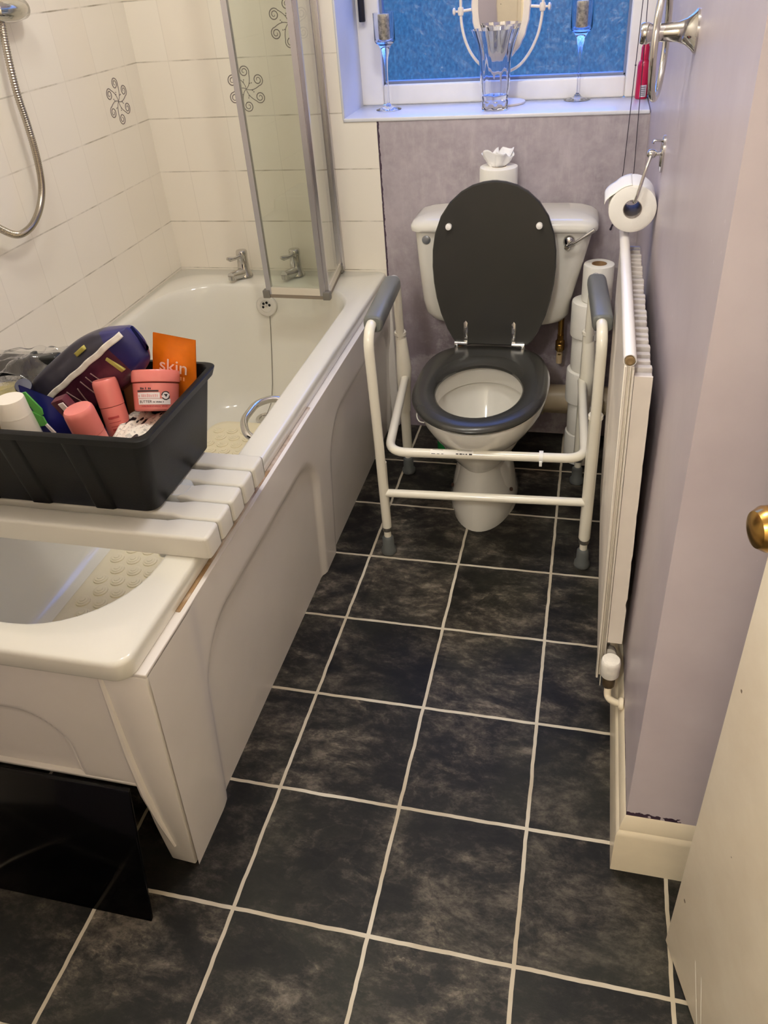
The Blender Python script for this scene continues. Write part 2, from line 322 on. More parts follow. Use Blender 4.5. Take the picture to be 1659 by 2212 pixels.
# ------------------------------------------------------------------ mesh helpers
class MB:
    def __init__(s): s.v = []; s.f = []; s.mi = []; s.cur = 0
    def add(s, vs, fs):
        o = len(s.v); s.v += [tuple(v) for v in vs]
        for f in fs: s.f.append(tuple(i+o for i in f)); s.mi.append(s.cur)
        return s
    def box(s, x0, x1, y0, y1, z0, z1, bev=0.0, seg=3, rot=None, fn=None):
        bm = bmesh.new(); bmesh.ops.create_cube(bm, size=1)
        for v in bm.verts: v.co = Vector((v.co.x*(x1-x0), v.co.y*(y1-y0), v.co.z*(z1-z0)))
        if bev: bmesh.ops.bevel(bm, geom=list(bm.edges), offset=bev, segments=seg, profile=.5, affect='EDGES')
        c = Vector(((x0+x1)/2, (y0+y1)/2, (z0+z1)/2))
        vs = []
        bm.verts.ensure_lookup_table()
        for v in bm.verts:
            p = v.co.copy()
            if rot is not None: p = rot @ p
            p = p+c
            vs.append(fn(p) if fn else p)
        bm.verts.index_update()
        s.add(vs, [[v.index for v in f.verts] for f in bm.faces]); bm.free(); return s
    def rings(s, rs, cap0=True, cap1=True, closed=False):
        n = len(rs[0]); o = len(s.v); fs = []
        vs = [p for r in rs for p in r]; k = len(rs)
        for i in range(k if closed else k-1):
            a = i*n; b = ((i+1) % k)*n
            for j in range(n):
                j2 = (j+1) % n; fs.append((a+j, a+j2, b+j2, b+j))
        if not closed:
            if cap0: fs.append(tuple(reversed(range(n))))
            if cap1: fs.append(tuple(range((k-1)*n, k*n)))
        return s.add(vs, fs)
    def tube(s, pts, r, n=12, cap=True, closed=False, flat=None):
        pts = [Vector(p) for p in pts]; m = len(pts); rs = []
        rr = r if isinstance(r, (list, tuple)) else [r]*m
        tang = []
        for i in range(m):
            a = pts[(i-1) % m] if (closed or i > 0) else pts[i]; b = pts[(i+1) % m] if (closed or i < m-1) else pts[i]
            tang.append((b-a).normalized())
        ref = Vector((0, 0, 1)) if abs(tang[0].z) < .9 else Vector((1, 0, 0))
        u = (ref-tang[0]*ref.dot(tang[0])).normalized()
        for i in range(m):
            u = (u-tang[i]*u.dot(tang[i])).normalized(); w = tang[i].cross(u)
            rs.append([pts[i]+(u*cos(2*pi*k/n)+w*sin(2*pi*k/n))*rr[i] for k in range(n)])
        return s.rings(rs, cap, cap, closed)
    def lathe(s, prof, o=(0, 0, 0), axis=(0, 0, 1), n=32, ref=None, mod=None):
        a = Vector(axis).normalized(); o = Vector(o)
        r0 = Vector(ref) if ref else (Vector((1, 0, 0)) if abs(a.x) < .9 else Vector((0, 1, 0)))
        u = (r0-a*r0.dot(a)).normalized(); w = a.cross(u)
        rs = []
        for i, (r, h) in enumerate(prof):
            rs.append([o+a*h+(u*cos(2*pi*k/n)+w*sin(2*pi*k/n))*max(r, 1e-5)*(mod(2*pi*k/n, i) if mod else 1) for k in range(n)])
        return s.rings(rs, True, True)
    def prism(s, poly, d, bev=0.0):
        """poly: list of 3d points (planar), extruded by vector d"""
        bm = bmesh.new(); d = Vector(d)
        vs = [bm.verts.new(Vector(p)) for p in poly]; f = bm.faces.new(vs)
        r = bmesh.ops.extrude_face_region(bm, geom=[f])
        bmesh.ops.translate(bm, vec=d, verts=[v for v in r['geom'] if isinstance(v, bmesh.types.BMVert)])
        bmesh.ops.recalc_face_normals(bm, faces=bm.faces)
        if bev: bmesh.ops.bevel(bm, geom=list(bm.edges), offset=bev, segments=2, profile=.5, affect='EDGES')
        bm.verts.index_update(); s.add([v.co.copy() for v in bm.verts], [[v.index for v in f.verts] for f in bm.faces]); bm.free(); return s
    def grid(s, fn, nu, nv):
        vs = [fn(i/nu, j/nv) for i in range(nu+1) for j in range(nv+1)]
        fs = [(i*(nv+1)+j, (i+1)*(nv+1)+j, (i+1)*(nv+1)+j+1, i*(nv+1)+j+1) for i in range(nu) for j in range(nv)]
        return s.add(vs, fs)
    def build(s, name, mat, parent=None, ang=38, recalc=True, solid=0.0):
        me = bpy.data.meshes.new(name); me.from_pydata([tuple(v) for v in s.v], [], s.f)
        mats = mat if isinstance(mat, (list, tuple)) else [mat]
        for m in mats: me.materials.append(m)
        if len(mats) > 1: me.polygons.foreach_set('material_index', s.mi)
        bm = bmesh.new(); bm.from_mesh(me)
        if recalc: bmesh.ops.recalc_face_normals(bm, faces=bm.faces)
        bm.to_mesh(me); bm.free()
        me.polygons.foreach_set('use_smooth', [True]*len(me.polygons)); me.set_sharp_from_angle(angle=radians(ang))
        o = bpy.data.objects.new(name, me); COL.objects.link(o)
        if solid:
            md = o.modifiers.new('thickness', 'SOLIDIFY'); md.thickness = solid; md.offset = 0
        if parent is not None:
            o.parent = parent; r = parent
            while r.parent: r = r.parent
            if parent.type == 'EMPTY' or parent.parent is None:
                o.matrix_parent_inverse = Matrix.Translation(-Vector(parent['_o'] if '_o' in parent else (0, 0, 0)))
        else:
            # put the origin of a single-mesh thing at its base centre
            xs = [v.co.x for v in me.vertices]; ys = [v.co.y for v in me.vertices]; zs = [v.co.z for v in me.vertices]
            b = Vector(((min(xs)+max(xs))/2, (min(ys)+max(ys))/2, min(zs)))
            me.transform(Matrix.Translation(-b)); o.location = b; o['_o'] = list(b)
        return o

def thing(name, label, cat, loc, group=None):
    o = bpy.data.objects.new(name, None); COL.objects.link(o); o.empty_display_size = .05
    o.location = loc; o['_o'] = list(loc); o['label'] = label; o['category'] = cat
    if group: o['group'] = group
    return o
def tag(o, label, cat, group=None, kind=None):
    o['label'] = label; o['category'] = cat
    if group: o['group'] = group
    if kind: o['kind'] = kind
    return o
def struct(name, mb, mat, parent=None, **k):
    o = mb.build(name, mat, parent, **k)
    if parent is None: o['kind'] = 'structure'
    return o
def sroot(name, loc=(0, 0, 0)):
    o = bpy.data.objects.new(name, None); COL.objects.link(o); o.location = loc; o['_o'] = list(loc); o['kind'] = 'structure'; return o
def part(name, mb, mat, parent, label=None, **k):
    o = mb.build(name, mat, parent, **k)
    if label: o['label'] = label
    return o
def dup(root, loc, label=None, rotz=None):
    r = root.copy(); COL.objects.link(r); r.location = loc
    if rotz is not None: r.rotation_euler = (0, 0, rotz)
    if label: r['label'] = label
    for ch in list(root.children):
        c = ch.copy(); COL.objects.link(c); mi_ = ch.matrix_parent_inverse.copy(); c.parent = r; c.matrix_parent_inverse = mi_
        for g in ch.children:
            d = g.copy(); COL.objects.link(d); mi_ = g.matrix_parent_inverse.copy(); d.parent = c; d.matrix_parent_inverse = mi_
    return r
def rrect(x0, x1, y0, y1, r, z, n=8):
    out = []
    for cx, cy, a0 in ((x1-r, y1-r, 0), (x0+r, y1-r, pi/2), (x0+r, y0+r, pi), (x1-r, y0+r, 3*pi/2)):
        for k in range(n+1):
            a = a0+pi/2*k/n; out.append(Vector((cx+r*cos(a), cy+r*sin(a), z)))
    return out
def fillet(pts, r, n=6):
    pts = [Vector(p) for p in pts]; out = [pts[0]]
    for i in range(1, len(pts)-1):
        a, b, c = pts[i-1], pts[i], pts[i+1]
        d1 = (a-b); d2 = (c-b); q = min(r, d1.length*.49, d2.length*.49)
        p1 = b+d1.normalized()*q; p2 = b+d2.normalized()*q
        for k in range(n+1):
            t = k/n; out.append(p1*(1-t)**2+b*2*t*(1-t)+p2*t*t)
    out.append(pts[-1]); return out
def text_mb(txt, size, fn, thick=.0004, align='CENTER'):
    cu = bpy.data.curves.new('t', 'FONT'); cu.body = txt; cu.size = size; cu.align_x = align; cu.align_y = 'CENTER'; cu.extrude = thick
    ob = bpy.data.objects.new('t', cu); COL.objects.link(ob)
    dg = bpy.context.evaluated_depsgraph_get(); me = bpy.data.meshes.new_from_object(ob.evaluated_get(dg))
    mb = MB(); mb.add([fn(v.co) for v in me.vertices], [tuple(p.vertices) for p in me.polygons])
    bpy.data.objects.remove(ob); bpy.data.curves.remove(cu); bpy.data.meshes.remove(me); return mb
def frame_fn(o, u, v, n):
    o, u, v, n = Vector(o), Vector(u), Vector(v), Vector(n)
    return lambda p: o+u*p[0]+v*p[1]+n*p[2]

XL, YB, XR, YN, ZC = -.803, .735, .667, -.787, 2.35
# ================================================================== THE ROOM
fl = MB(); fl.box(-1.0, 1.7, -3.1, 1.1, -.06, 0); struct('floor', fl, mat_floor())
c = MB(); c.box(-1.0, 1.7, -3.1, 1.1, ZC, ZC+.06); struct('ceiling', c, ceil_m)
wl = MB(); wl.box(XL-.1, XL, -1.78, 1.0, 0, ZC); WL = struct('wall_left', wl, mat_wall_left())
wb = MB(); wb.box(XL, -.184, YB, 1.0, 0, ZC); wb.box(-.184, XR, YB, 1.0, 0, 1.004); wb.box(-.184, XR, YB, 1.0, 2.06, ZC)
WB = struct('wall_back', wb, mat_wall_back())
wr = MB(); wr.box(XR, 1.2, YN, 1.0, 0, ZC); struct('wall_right', wr, mat_wall_right())
w = MB(); w.box(1.01, 1.11, -1.68, YN, 0, ZC); struct('wall_entry', w, lilac_plain)
w = MB(); w.box(XL-.1, .05, -1.78, -1.68, 0, ZC); w.box(.97, 1.09, -1.78, -1.68, 0, ZC); w.box(.05, .97, -1.78, -1.68, 2.02, ZC); struct('wall_front', w, lilac_plain)
w = MB(); w.box(-.7, 1.6, -3.1, -3.0, 0, ZC); w.box(-.8, -.7, -3.1, -1.78, 0, ZC); w.box(1.6, 1.7, -3.1, -1.68, 0, ZC); w.box(1.09, 1.6, -1.78, -1.68, 0, ZC); struct('wall_hall', w, M('cream_hall_paint', (222, 213, 196), .8))
# architrave round the doorway behind the camera (seen in the vanity mirror)
w = MB()
w.box(-.05, .05, -1.70, -1.662, 0, 2.12, .006); w.box(.05, .07, -1.79, -1.66, 0, 2.02, .003); w.box(-.05, .985, -1.70, -1.662, 2.02, 2.12, .006); w.box(.955, .975, -1.79, -1.66, 0, 2.02, .003)
struct('trim_1', w, base_cream)
# skirting: along the right wall, round the corner onto the nib
def skirt_profile(h=.150):
    return [(0, 0), (.0135, 0), (.0135, h*.70), (.0125, h*.74), (.0085, h*.78), (.0085, h*.83), (.0055, h*.90), (.003, h*.97), (0, h)]
b1 = MB(); pr = skirt_profile()
b1.rings([[Vector((XR-d, yy-(d if yy < 0 else 0), z)) for d, z in pr] for yy in (YN, YB)])
b1.rings([[Vector((xx-(d if xx < .7 else 0), YN-d, z)) for d, z in pr] for xx in (XR, 1.01)])
struct('baseboard_right', b1, base_cream, ang=25)

# swirl motif printed on single tiles
def motif(o, u, v, n, name, parent):
    fn = frame_fn(o, u, v, n); mb = MB()
    for k in range(6):
        th = pi/3*k+pi/2; pts = []
        cx, cy = .0455*cos(th), .0455*sin(th); R0 = .0155
        # a stem sweeps out of the centre, rounds the outside of its curl and winds in
        a_in = th-pi*.62
        ex, ey = cx+R0*cos(a_in), cy+R0*sin(a_in)
        qx, qy = .020*cos(th-.95), .020*sin(th-.95)
        for i in range(9):
            w_ = i/8; pts.append((2*w_*(1-w_)*qx+w_*w_*ex, 2*w_*(1-w_)*qy+w_*w_*ey))
        for i in range(1, 46):
            w_ = i/45; a = a_in+w_*2*pi*1.85; r = R0*(1-w_)**.8*.86+.0022+R0*.0
            if i < 6: r = r*(i/6)+R0*(1-i/6)
            pts.append((cx+r*cos(a), cy+r*sin(a)))
        L = len(pts)
        mb.tube([fn((x, y, .0002)) for x, y in pts], [.0005+.0008*sin(pi*min(1, .1+.9*i/L))**.7 for i in range(L)], 6)
        for rr_, da in ((.0195, .30), (.0240, .17)):
            q = fn((rr_*cos(th+da), rr_*sin(th+da), .0004)); mb.lathe([(.0017, 0), (.0017, .0006)], q, n, 10)
    return part(name, mb, M('dark_motif_print', (112, 100, 98), .35), parent)
motif((XL, .588, 1.0975), (0, 1, 0), (0, 0, 1), (1, 0, 0), 'tile_motif', WL)
motif((-.4698, YB, 1.0975), (1, 0, 0), (0, 0, 1), (0, -1, 0), 'tile_motif', WB)
motif((-.3163, YB, 1.2555), (1, 0, 0), (0, 0, 1), (0, -1, 0), 'tile_motif', WB)

# ---- window
WI = sroot('window_1', (.243, .95, 1.01))
f = MB()
f.box(-.184, -.112, .945, 1.0, 1.01, 2.06, .006); f.box(.600, XR, .945, 1.0, 1.01, 2.06, .006)
f.box(-.112, .600, .945, 1.0, 1.01, 1.066, .006); f.box(-.112, .600, .945, 1.0, 2.0, 2.06, .006)
part('window_frame', f, upvc, WI)
f = MB()
for a in ((-.114, -.104, 1.066, 2.0), (.592, .602, 1.066, 2.0)): f.box(a[0], a[1], .958, .985, a[2], a[3], .002)
f.box(-.112, .6, .958, .985, 1.064, 1.074, .002)
part('glazing_bead', f, M('bead_shadow_gap', (120, 128, 150), .4), WI)  # blue-grey shadow gap at the glass is painted as the bead's colour
f = MB(); f.box(-.112, .602, .976, .982, 1.064, 2.0); part('window_pane', f, mat_pane(), WI)
f = MB(); f.box(-.184, XR-.002, YB-.004, .95, 1.000, 1.0105, .003); part('window_sill', f, M('white_sill_tiles', (222, 222, 226), .22), WI)
f = MB(); f.box(-.186, -.179, YB-.003, .95, 1.006, 2.06, .002); f.box(-.184, XR, YB, .95, 2.053, 2.061); part('window_reveal', f, M('white_reveal_paint', (212, 213, 218), .4), WI)
f = MB(); f.box(-.166, -.148, .918, .932, 1.236, 1.36, .003); f.box(-.165, -.149, .93, .947, 1.31, 1.36, .003); part('window_handle', f, M('black_handle', (18, 18, 26), .35), WI)

# ---- door, standing open
dv = Vector((.287, -.958, 0)).normalized(); dn = Vector((-.958, -.287, 0)).normalized()
D0 = Vector((.742, -.914, 0))
DO = thing('door', 'cream painted door standing open at the right edge', 'door', D0)
mb = MB(); mb.prism([D0+Vector((0, 0, .010)), D0+dv*.74+Vector((0, 0, .010)), D0+dv*.74+Vector((0, 0, 1.98)), D0+Vector((0, 0, 1.98))], -dn*.036, .002)
part('door_leaf', mb, door_cream, DO)
for a_, z0_, b_2, z1_ in ((.085, .085, .135, -.02), (.108, .085, .150, .0)):
    p0_, p1_ = D0+dv*a_+Vector((0, 0, .01+z0_+.03)), D0+dv*b_2+Vector((0, 0, .012+max(z1_, .003)))
    m = MB(); w_ = dv*.0016; m.add([p0_-w_+dn*.0004, p0_+w_+dn*.0004, p1_+w_+dn*.0004, p1_-w_+dn*.0004], [(0, 1, 2, 3)]); part('scratch', m, M('pale_scratch', (255, 248, 232), .5), DO)
kb = D0+dv*.06+Vector((0, 0, .925))
mb = MB(); mb.lathe([(.024, 0), (.024, .004), (.011, .008), (.010, .026), (.017, .032), (.0225, .042), (.0225, .050), (.018, .058), (.008, .062), (0, .0625)], kb, dn, 28)
part('door_knob', mb, brass, DO, 'round aged brass door knob')

# ================================================================== BATH
BT = thing('bathtub', 'white acrylic bath along the tiled left wall', 'bathtub', (-.444, -.11, 0))
tb = MB()
def rim(x0, x1, y0, y1, r, z): return rrect(x0, x1, y0, y1, r, z, 10)
tb.rings([rim(-.7985, -.088, -.952, .732, .028, .520), rim(-.8015, -.084, -.956, .735, .030, .528), rim(-.8015, -.084, -.956, .735, .030, .5515), rim(-.8010, -.0855, -.9545, .734, .030, .5572), rim(-.799, -.0895, -.950, .731, .030, .560),
          rim(-.762, -.138, -.905, .604, .175, .560), rim(-.757, -.143, -.899, .600, .172, .558), rim(-.752, -.149, -.892, .595, .170, .550), rim(-.746, -.155, -.882, .589, .168, .525),
          rim(-.733, -.168, -.850, .578, .166, .440), rim(-.713, -.186, -.795, .562, .160, .320), rim(-.690, -.208, -.735, .545, .150, .220), rim(-.672, -.225, -.690, .527, .138, .172), rim(-.645, -.250, -.650, .500, .118, .150), rim(-.60, -.30, -.59, .45, .09, .143), rim(-.50, -.40, -.4, .30, .04, .140)], cap0=False)
part('tub_shell', tb, white_gloss, BT, ang=60)
def sdf(a, b_, x0, x1, y0, y1, r):
    cx, cy = (x0+x1)/2, (y0+y1)/2; hx, hy = (x1-x0)/2-r, (y1-y0)/2-r
    dx, dy = abs(a-cx)-hx, abs(b_-cy)-hy
    return sqrt(max(dx, 0)**2+max(dy, 0)**2)+min(max(dx, dy), 0)-r
def sst(x, a, b_):
    t = max(0, min(1, (x-a)/(b_-a))); return t*t*(3-2*t)
def side(u, v):
    y = -.936+u*(YB-.002+.936); z = v*.524
    x = -.1+.032*(z/.524)
    flare = .02*(1-z/.43)
    d = max(sst(-sdf(y, z, -.775-flare, -.105+flare, -.3, .425, .13), 0, .022), sst(-sdf(y, z, .0, .70, -.3, .425, .13), 0, .022))
    x -= .010*d
    x += .004*sst(-.80-y+.02*(z/.5), -.02, .02)
    return (x, y, z)
sp = MB(); sp.grid(side, 190, 48)
sp.box(-.100, -.0690, -.936, YB-.002, .516, .5235, .002)
part('side_panel', sp, panel_white, BT, ang=60, recalc=False)
def endp(u, v):
    x = XL+.004+u*(.652); z = .230+v*.285
    d = sst(-sdf(x, z, -.76, -.262, -.1, .395, .10), 0, .014)
    return (x, -.936+.008*d, z)
ep = MB(); ep.grid(endp, 90, 40); ep.box(XL+.004, -.150, -.938, -.915, .226, .233, .002)
part('end_panel', ep, panel_white, BT, ang=60)
cp = MB()
cp.prism([(-.153, -.938, .516), (-.155, -.938, .42), (-.158, -.938, .32), (-.160, -.938, .20), (-.159, -.938, .12), (-.154, -.938, .05), (-.150, -.938, .006), (-.101, -.938, .001), (-.069, -.938, .516)], (0, .03, 0), .004)
rp = [(-.150, .515), (-.152, .42), (-.154, .32), (-.152, .21), (-.144, .13), (-.132, .055)]
cp.tube([(x, -.938, z) for x, z in rp], [.004, .006, .0075, .008, .006, .003], 8)
part('corner_post', cp, panel_white, BT)
sl = MB(); sl.box(-.086, -.0775, -.80, -.10, .519, .5255, .002); ms_, ts_, bs_ = newmat('stained_sealant_line'); ps_ = pos(ts_)
fs_ = ramp(ts_, noisef(ts_, ps_, 9, 4, .6).outputs[0], [(.44, (0, 0, 0, 1)), (.60, (1, 1, 1, 1))])
ts_.links.new(mixc(ts_, fs_, lin((206, 194, 180)), lin((146, 116, 78))), bs_.inputs['Base Color']); setin(bs_, Roughness=.6)
part('sealant_bead', sl, ms_, BT, 'brown stained sealant line under the rim')
ov = MB(); oc = (-.447, .581, .497); oa = Vector((0, -1, .12)).normalized()
ov.lathe([(.034, -.004), (.034, .003), (.031, .006), (.020, .0065), (.019, .0045), (0, .0045)], oc, oa, 36)
OV = part('overflow_cover', ov, M('white_overflow_plastic', (214, 210, 200), .3), BT)
hb = MB()
for k in range(6):
    a = pi/3*k+.3; hb.lathe([(.0042, .0042), (.0042, .0052)], Vector(oc)+Vector((.0115*cos(a), 0, .0115*sin(a))), oa, 12)
part('overflow_holes', hb, dark_hole, OV)
cb = MB(); cb.lathe([(.004, .0045), (.004, .007), (.002, .008), (0, .008)], oc, oa, 14); part('overflow_screw', cb, chrome, OV)
dr = MB(); dr.lathe([(.030, 0), (.030, .003), (.026, .005), (.019, .003), (.018, -.004), (0, -.004)], (-.466, .462, .151), (0, -.15, 1), 32); DR = part('drain', dr, chrome, BT)
hb = MB()
for k in range(6):
    a = pi/3*k; hb.lathe([(.0045, 0), (.0045, .0012)], (-.466+.0105*cos(a), .462+.0105*sin(a), .1475), (0, -.15, 1), 10)
part('drain_holes', hb, dark_hole, DR)
ch = MB(); ch.tube([(-.440, .576, .466), (-.444, .5745, .42), (-.449, .563, .34), (-.456, .546, .24), (-.462, .528, .18), (-.466, .478, .155)], .0011, 6); part('plug_chain', ch, M('dull_chain', (120, 116, 108), .4, .8), BT)
gp = fillet([(-.158, -.020, .485), (-.198, -.024, .503), (-.232, -.062, .506), (-.232, -.150, .506), (-.200, -.208, .503), (-.156, -.214, .485)], .03, 6)
gh = MB(); gh.tube(gp, .0092, 14); gh.lathe([(.016, 0), (.016, .004), (.010, .008)], gp[0], (-1, 0, .3), 18); gh.lathe([(.016, 0), (.016, .004), (.010, .008)], gp[-1], (-1, 0, .3), 18)
part('grab_handle', gh, chrome, BT, 'chrome bath grab handle')

def make_tap(o):
    t = thing('bath_tap', 'chrome lever bath tap in the tiled corner, outside the glass', 'tap', o, 'bath taps at the far rim')
    o = Vector(o); m = MB()
    m.lathe([(.027, 0), (.027, .004), (.024, .010), (.021, .020), (.0185, .026), (.017, .060), (.0175, .066), (.018, .070), (.018, .080), (.016, .084), (0, .0845)], o, (0, .06, 1), 30)
    part('tap_body', m, chrome, t)
    m = MB(); m.tube([o+Vector(p) for p in ((0, .004, .014), (-.006, -.022, .0155), (-.014, -.048, .019), (-.018, -.064, .021))], [.020, .0165, .0135, .0125], 18)
    m.lathe([(.0125, 0), (.0125, .012), (.010, .013)], o+Vector((-.0165, -.060, .022)), (0, 0, -1), 18); part('tap_spout', m, chrome, t)
    m = MB(); m.tube([o+Vector(p) for p in ((0, -.010, .070), (-.010, -.028, .068), (-.020, -.044, .070), (-.026, -.052, .074))], [.006, .0055, .008, .005], 12); part('tap_lever', m, chrome, t)
    return t
T1 = make_tap((-.545, .668, .561))
dup(T1, (-.372, .685, .561), 'chrome lever bath tap seen through the shower screen glass')

# non-slip mat
mt = MB()
mt.rings([rrect(-.628, -.300, -.572, .432, .05, .1465, 6), rrect(-.630, -.298, -.574, .434, .052, .1500, 6), rrect(-.626, -.302, -.570, .430, .048, .1525, 6), rrect(-.612, -.316, -.556, .416, .04, .1510, 6)])
row = 0; y = -.53
while y < .405:
    x = -.592+(.0235 if row % 2 else 0)
    while x < -.325:
        mt.lathe([(.0185, 0), (.0180, .0036), (.0135, .0050), (.0130, .0066), (.0075, .0074), (.0070, .0088), (0, .0090)], (x, y, .1505), (0, 0, 1), 14); x += .047
    y += .041; row += 1
tag(mt.build('bath_mat', mat_cream, ang=50), 'cream rubber anti-slip mat with round bumps on the bath floor', 'bath mat')

# bath board
BB = thing('bath_board', 'white slatted plastic bath board laid across the bath rim', 'bath board', (-.43, -.57, .561))
for k in range(5):
    yc = -.6785+k*.0538; h0, h1 = .0195, .0262
    lo = h1 if k == 0 else h0; hi = h1 if k == 4 else h0
    pl_ = [(-.056, yc-h1+.004), (-.056, yc+h1-.004), (-.062, yc+h1), (-.128, yc+h1), (-.150, yc+hi), (XL+.012, yc+hi), (XL+.012, yc-lo), (-.150, yc-lo), (-.128, yc-h1), (-.062, yc-h1)]
    m = MB()
    bm = bmesh.new(); vs_ = [bm.verts.new((x, y, .5614)) for x, y in pl_]; f_ = bm.faces.new(vs_)
    r_ = bmesh.ops.extrude_face_region(bm, geom=[f_]); bmesh.ops.translate(bm, vec=(0, 0, .0425), verts=[v for v in r_['geom'] if isinstance(v, bmesh.types.BMVert)])
    bmesh.ops.recalc_face_normals(bm, faces=bm.faces)
    tops_ = [e_ for e_ in bm.edges if all(v.co.z > .6 for v in e_.verts)]+[e_ for e_ in bm.edges if abs(e_.verts[0].co.z-e_.verts[1].co.z) > .02 and e_.verts[0].co.x > -.07]
    bmesh.ops.bevel(bm, geom=tops_, offset=.0062, segments=4, profile=.5, affect='EDGES')
    bm.verts.index_update(); m.add([v.co.copy() for v in bm.verts], [[v.index for v in f.verts] for f in bm.faces]); bm.free()
    part('slat', m, board_white, BB, ang=50)
for x0_, x1_, z1_ in ((-.150, -.062, .592), (XL+.012, XL+.10, .592), (-.47, -.43, .580)):
    m = MB(); m.box(x0_, x1_, -.700, -.440, .562, z1_, .003); part('board_batten', m, board_white, BB)
m = MB(); m.rings([rrect(-.215, -.150, -.592, -.535, .02, .590, 6), rrect(-.213, -.152, -.590, -.537, .02, .6042, 6), rrect(-.205, -.160, -.584, -.543, .016, .6028, 6)])
part('soap_tray', m, M('translucent_white_plastic', (214, 216, 214), .25), BB)
for y0 in (-.665, -.485):
    m = MB(); m.box(-.185, -.163, y0, y0+.03, .515, .562, .005); part('rim_stop', m, board_white, BB)

# black board leaning on the end of the bath
m = MB(); m.prism([(-.452, -1.044, .003), (-.135, -1.044, .003), (-.166, -.950, .240), (-.484, -.950, .240)], (0, -.0075, -.0028), .0012)
tag(m.build('gloss_board', black_gloss), 'black gloss board leaning against the short end of the bath', 'board')

# ---- crate and what is in it
CR = thing('crate', 'black plastic storage crate full of toiletries on the bath board', 'crate', (-.38, -.53, .604))
CZ0, CZ1 = .6045, .782
def cr_ring(k, z, ins=0.0, r=.022):   # k 0..1 from the bottom to the top
    return rrect(-.592-.012*k+ins, -.176+.036*k-ins, -.648-.036*k+ins, -.416+.008*k-ins, r, z, 6)
m = MB()
m.rings([cr_ring(0, CZ0, .004), cr_ring(.03, CZ0+.005), cr_ring(.9, CZ1-.018), cr_ring(.9, CZ1-.017, -.007), cr_ring(1, CZ1-.002, -.009), cr_ring(1, CZ1, -.006), cr_ring(1, CZ1, .002), cr_ring(.95, CZ1-.004, .004), cr_ring(.03, CZ0+.010, .006), cr_ring(0, CZ0+.008, .02)], True, True)
part('crate_body', m, black_plastic, CR, ang=40)
for xa in (-.515, -.405, -.275):
    m = MB()
    def rib(u, v, xa=xa):
        k = v; z = CZ0+.004+v*(CZ1-.022-CZ0); yf = -.648-.036*k*.92
        xx = xa-.028+u*.056; b_ = sst(min(u, 1-u), 0, .22)
        return (xx, yf+.003-.0075*b_*(1-.4*v), z)
    m.grid(rib, 14, 10); part('crate_rib', m, black_plastic, CR)
CAMP = Vector((.529626, -1.629545, 1.396573))

# white bottle
WBt = thing('toiletry_bottle', 'white bottle with round white cap at the left end of the crate', 'bottle', (-.425, -.612, .62))
m = MB(); m.lathe([(.036, 0), (.038, .004), (.0335, .100), (.0275, .150)], (-.428, -.612, .620), (.0, 0, 1), 32); part('bottle_body', m, lavender_cream, WBt)
m = MB(); m.lathe([(.0278, .150), (.0270, .153), (.0252, .178), (.0243, .181), (0, .1815)], (-.428, -.612, .620), (.0, 0, 1), 32); part('bottle_cap', m, lavender_cream, WBt)
def cylfn(base, axis, r, front):
    """map text coords: x around the cylinder (0 faces front), y along the axis, z outward"""
    a = Vector(axis).normalized(); b = Vector(base); f_ = Vector(front); f_ = (f_-a*f_.dot(a)).normalized(); s_ = f_.cross(a)*-1
    rr = r
    return lambda p: b+a*p[1]+f_*((rr+p[2])*cos(p[0]/rr))+s_*((rr+p[2])*sin(p[0]/rr))
tocam = CAMP-Vector((-.41, -.61, .72))
fnb = cylfn((-.422, -.614, .710), (.03, 0, 1), .0343, tocam)
m = MB()
for i, (wd_, yy) in enumerate(((.006, .010), (.007, .006), (.005, .002), (.007, -.002))):
    m.add([fnb((-wd_/2, yy, .0003)), fnb((wd_/2, yy, .0003)), fnb((wd_/2, yy+.0016, .0003)), fnb((-wd_/2, yy+.0016, .0003))], [(0, 1, 2, 3)])
part('bottle_print', m, M('grey_print', (120, 116, 112), .6), WBt)

def pink_bottle(o, axis, lab, k=1.0, h=.165):
    t = thing('pink_bottle', lab, 'bottle', o, 'coral pink bottles in the crate')
    r = .0262*k
    m = MB(); m.lathe([(r*.9, 0), (r, .004), (r, h-.058), (r*.985, h-.052), (r*.985, h-.050)], o, axis, 32); part('bottle_body', m, pink, t)
    m = MB(); m.lathe([(r*1.01, h-.049), (r*1.01, h-.010), (r*.97, h-.003), (r*.88, h), (0, h+.0008)], o, axis, 32); part('bottle_cap', m, pink, t)
    a = Vector(axis).normalized(); fn = cylfn(Vector(o)+a*(h-.095), axis, r*1.004, CAMP-Vector(o))
    m = MB()
    rnd = random.Random(int(h*1000))
    for i in range(7):
        yy = .024-i*.0075; ww = r*(.5+.5*rnd.random()); x0 = -r*.2-ww/2
        hh = .0012 if i % 3 else .004
        m.add([fnb2(fn, x0+ww*j/6, yy+q*hh) for q in (0, 1) for j in range(7)], [(j, j+1, j+8, j+7) for j in range(6)])
    part('bottle_print', m, pink_dk, t)
    return t
def fnb2(fn, x, y): return fn((x, y, .0004))
pink_bottle((-.275, -.605, .630), (-.020, -.010, .160), 'coral pink bottle nearest the front rim of the crate', 1.0, .163)
pink_bottle((-.276, -.542, .628), (-.032, .036, .162), 'slimmer coral pink bottle between the dark pack and the pink tub', .86, .170)

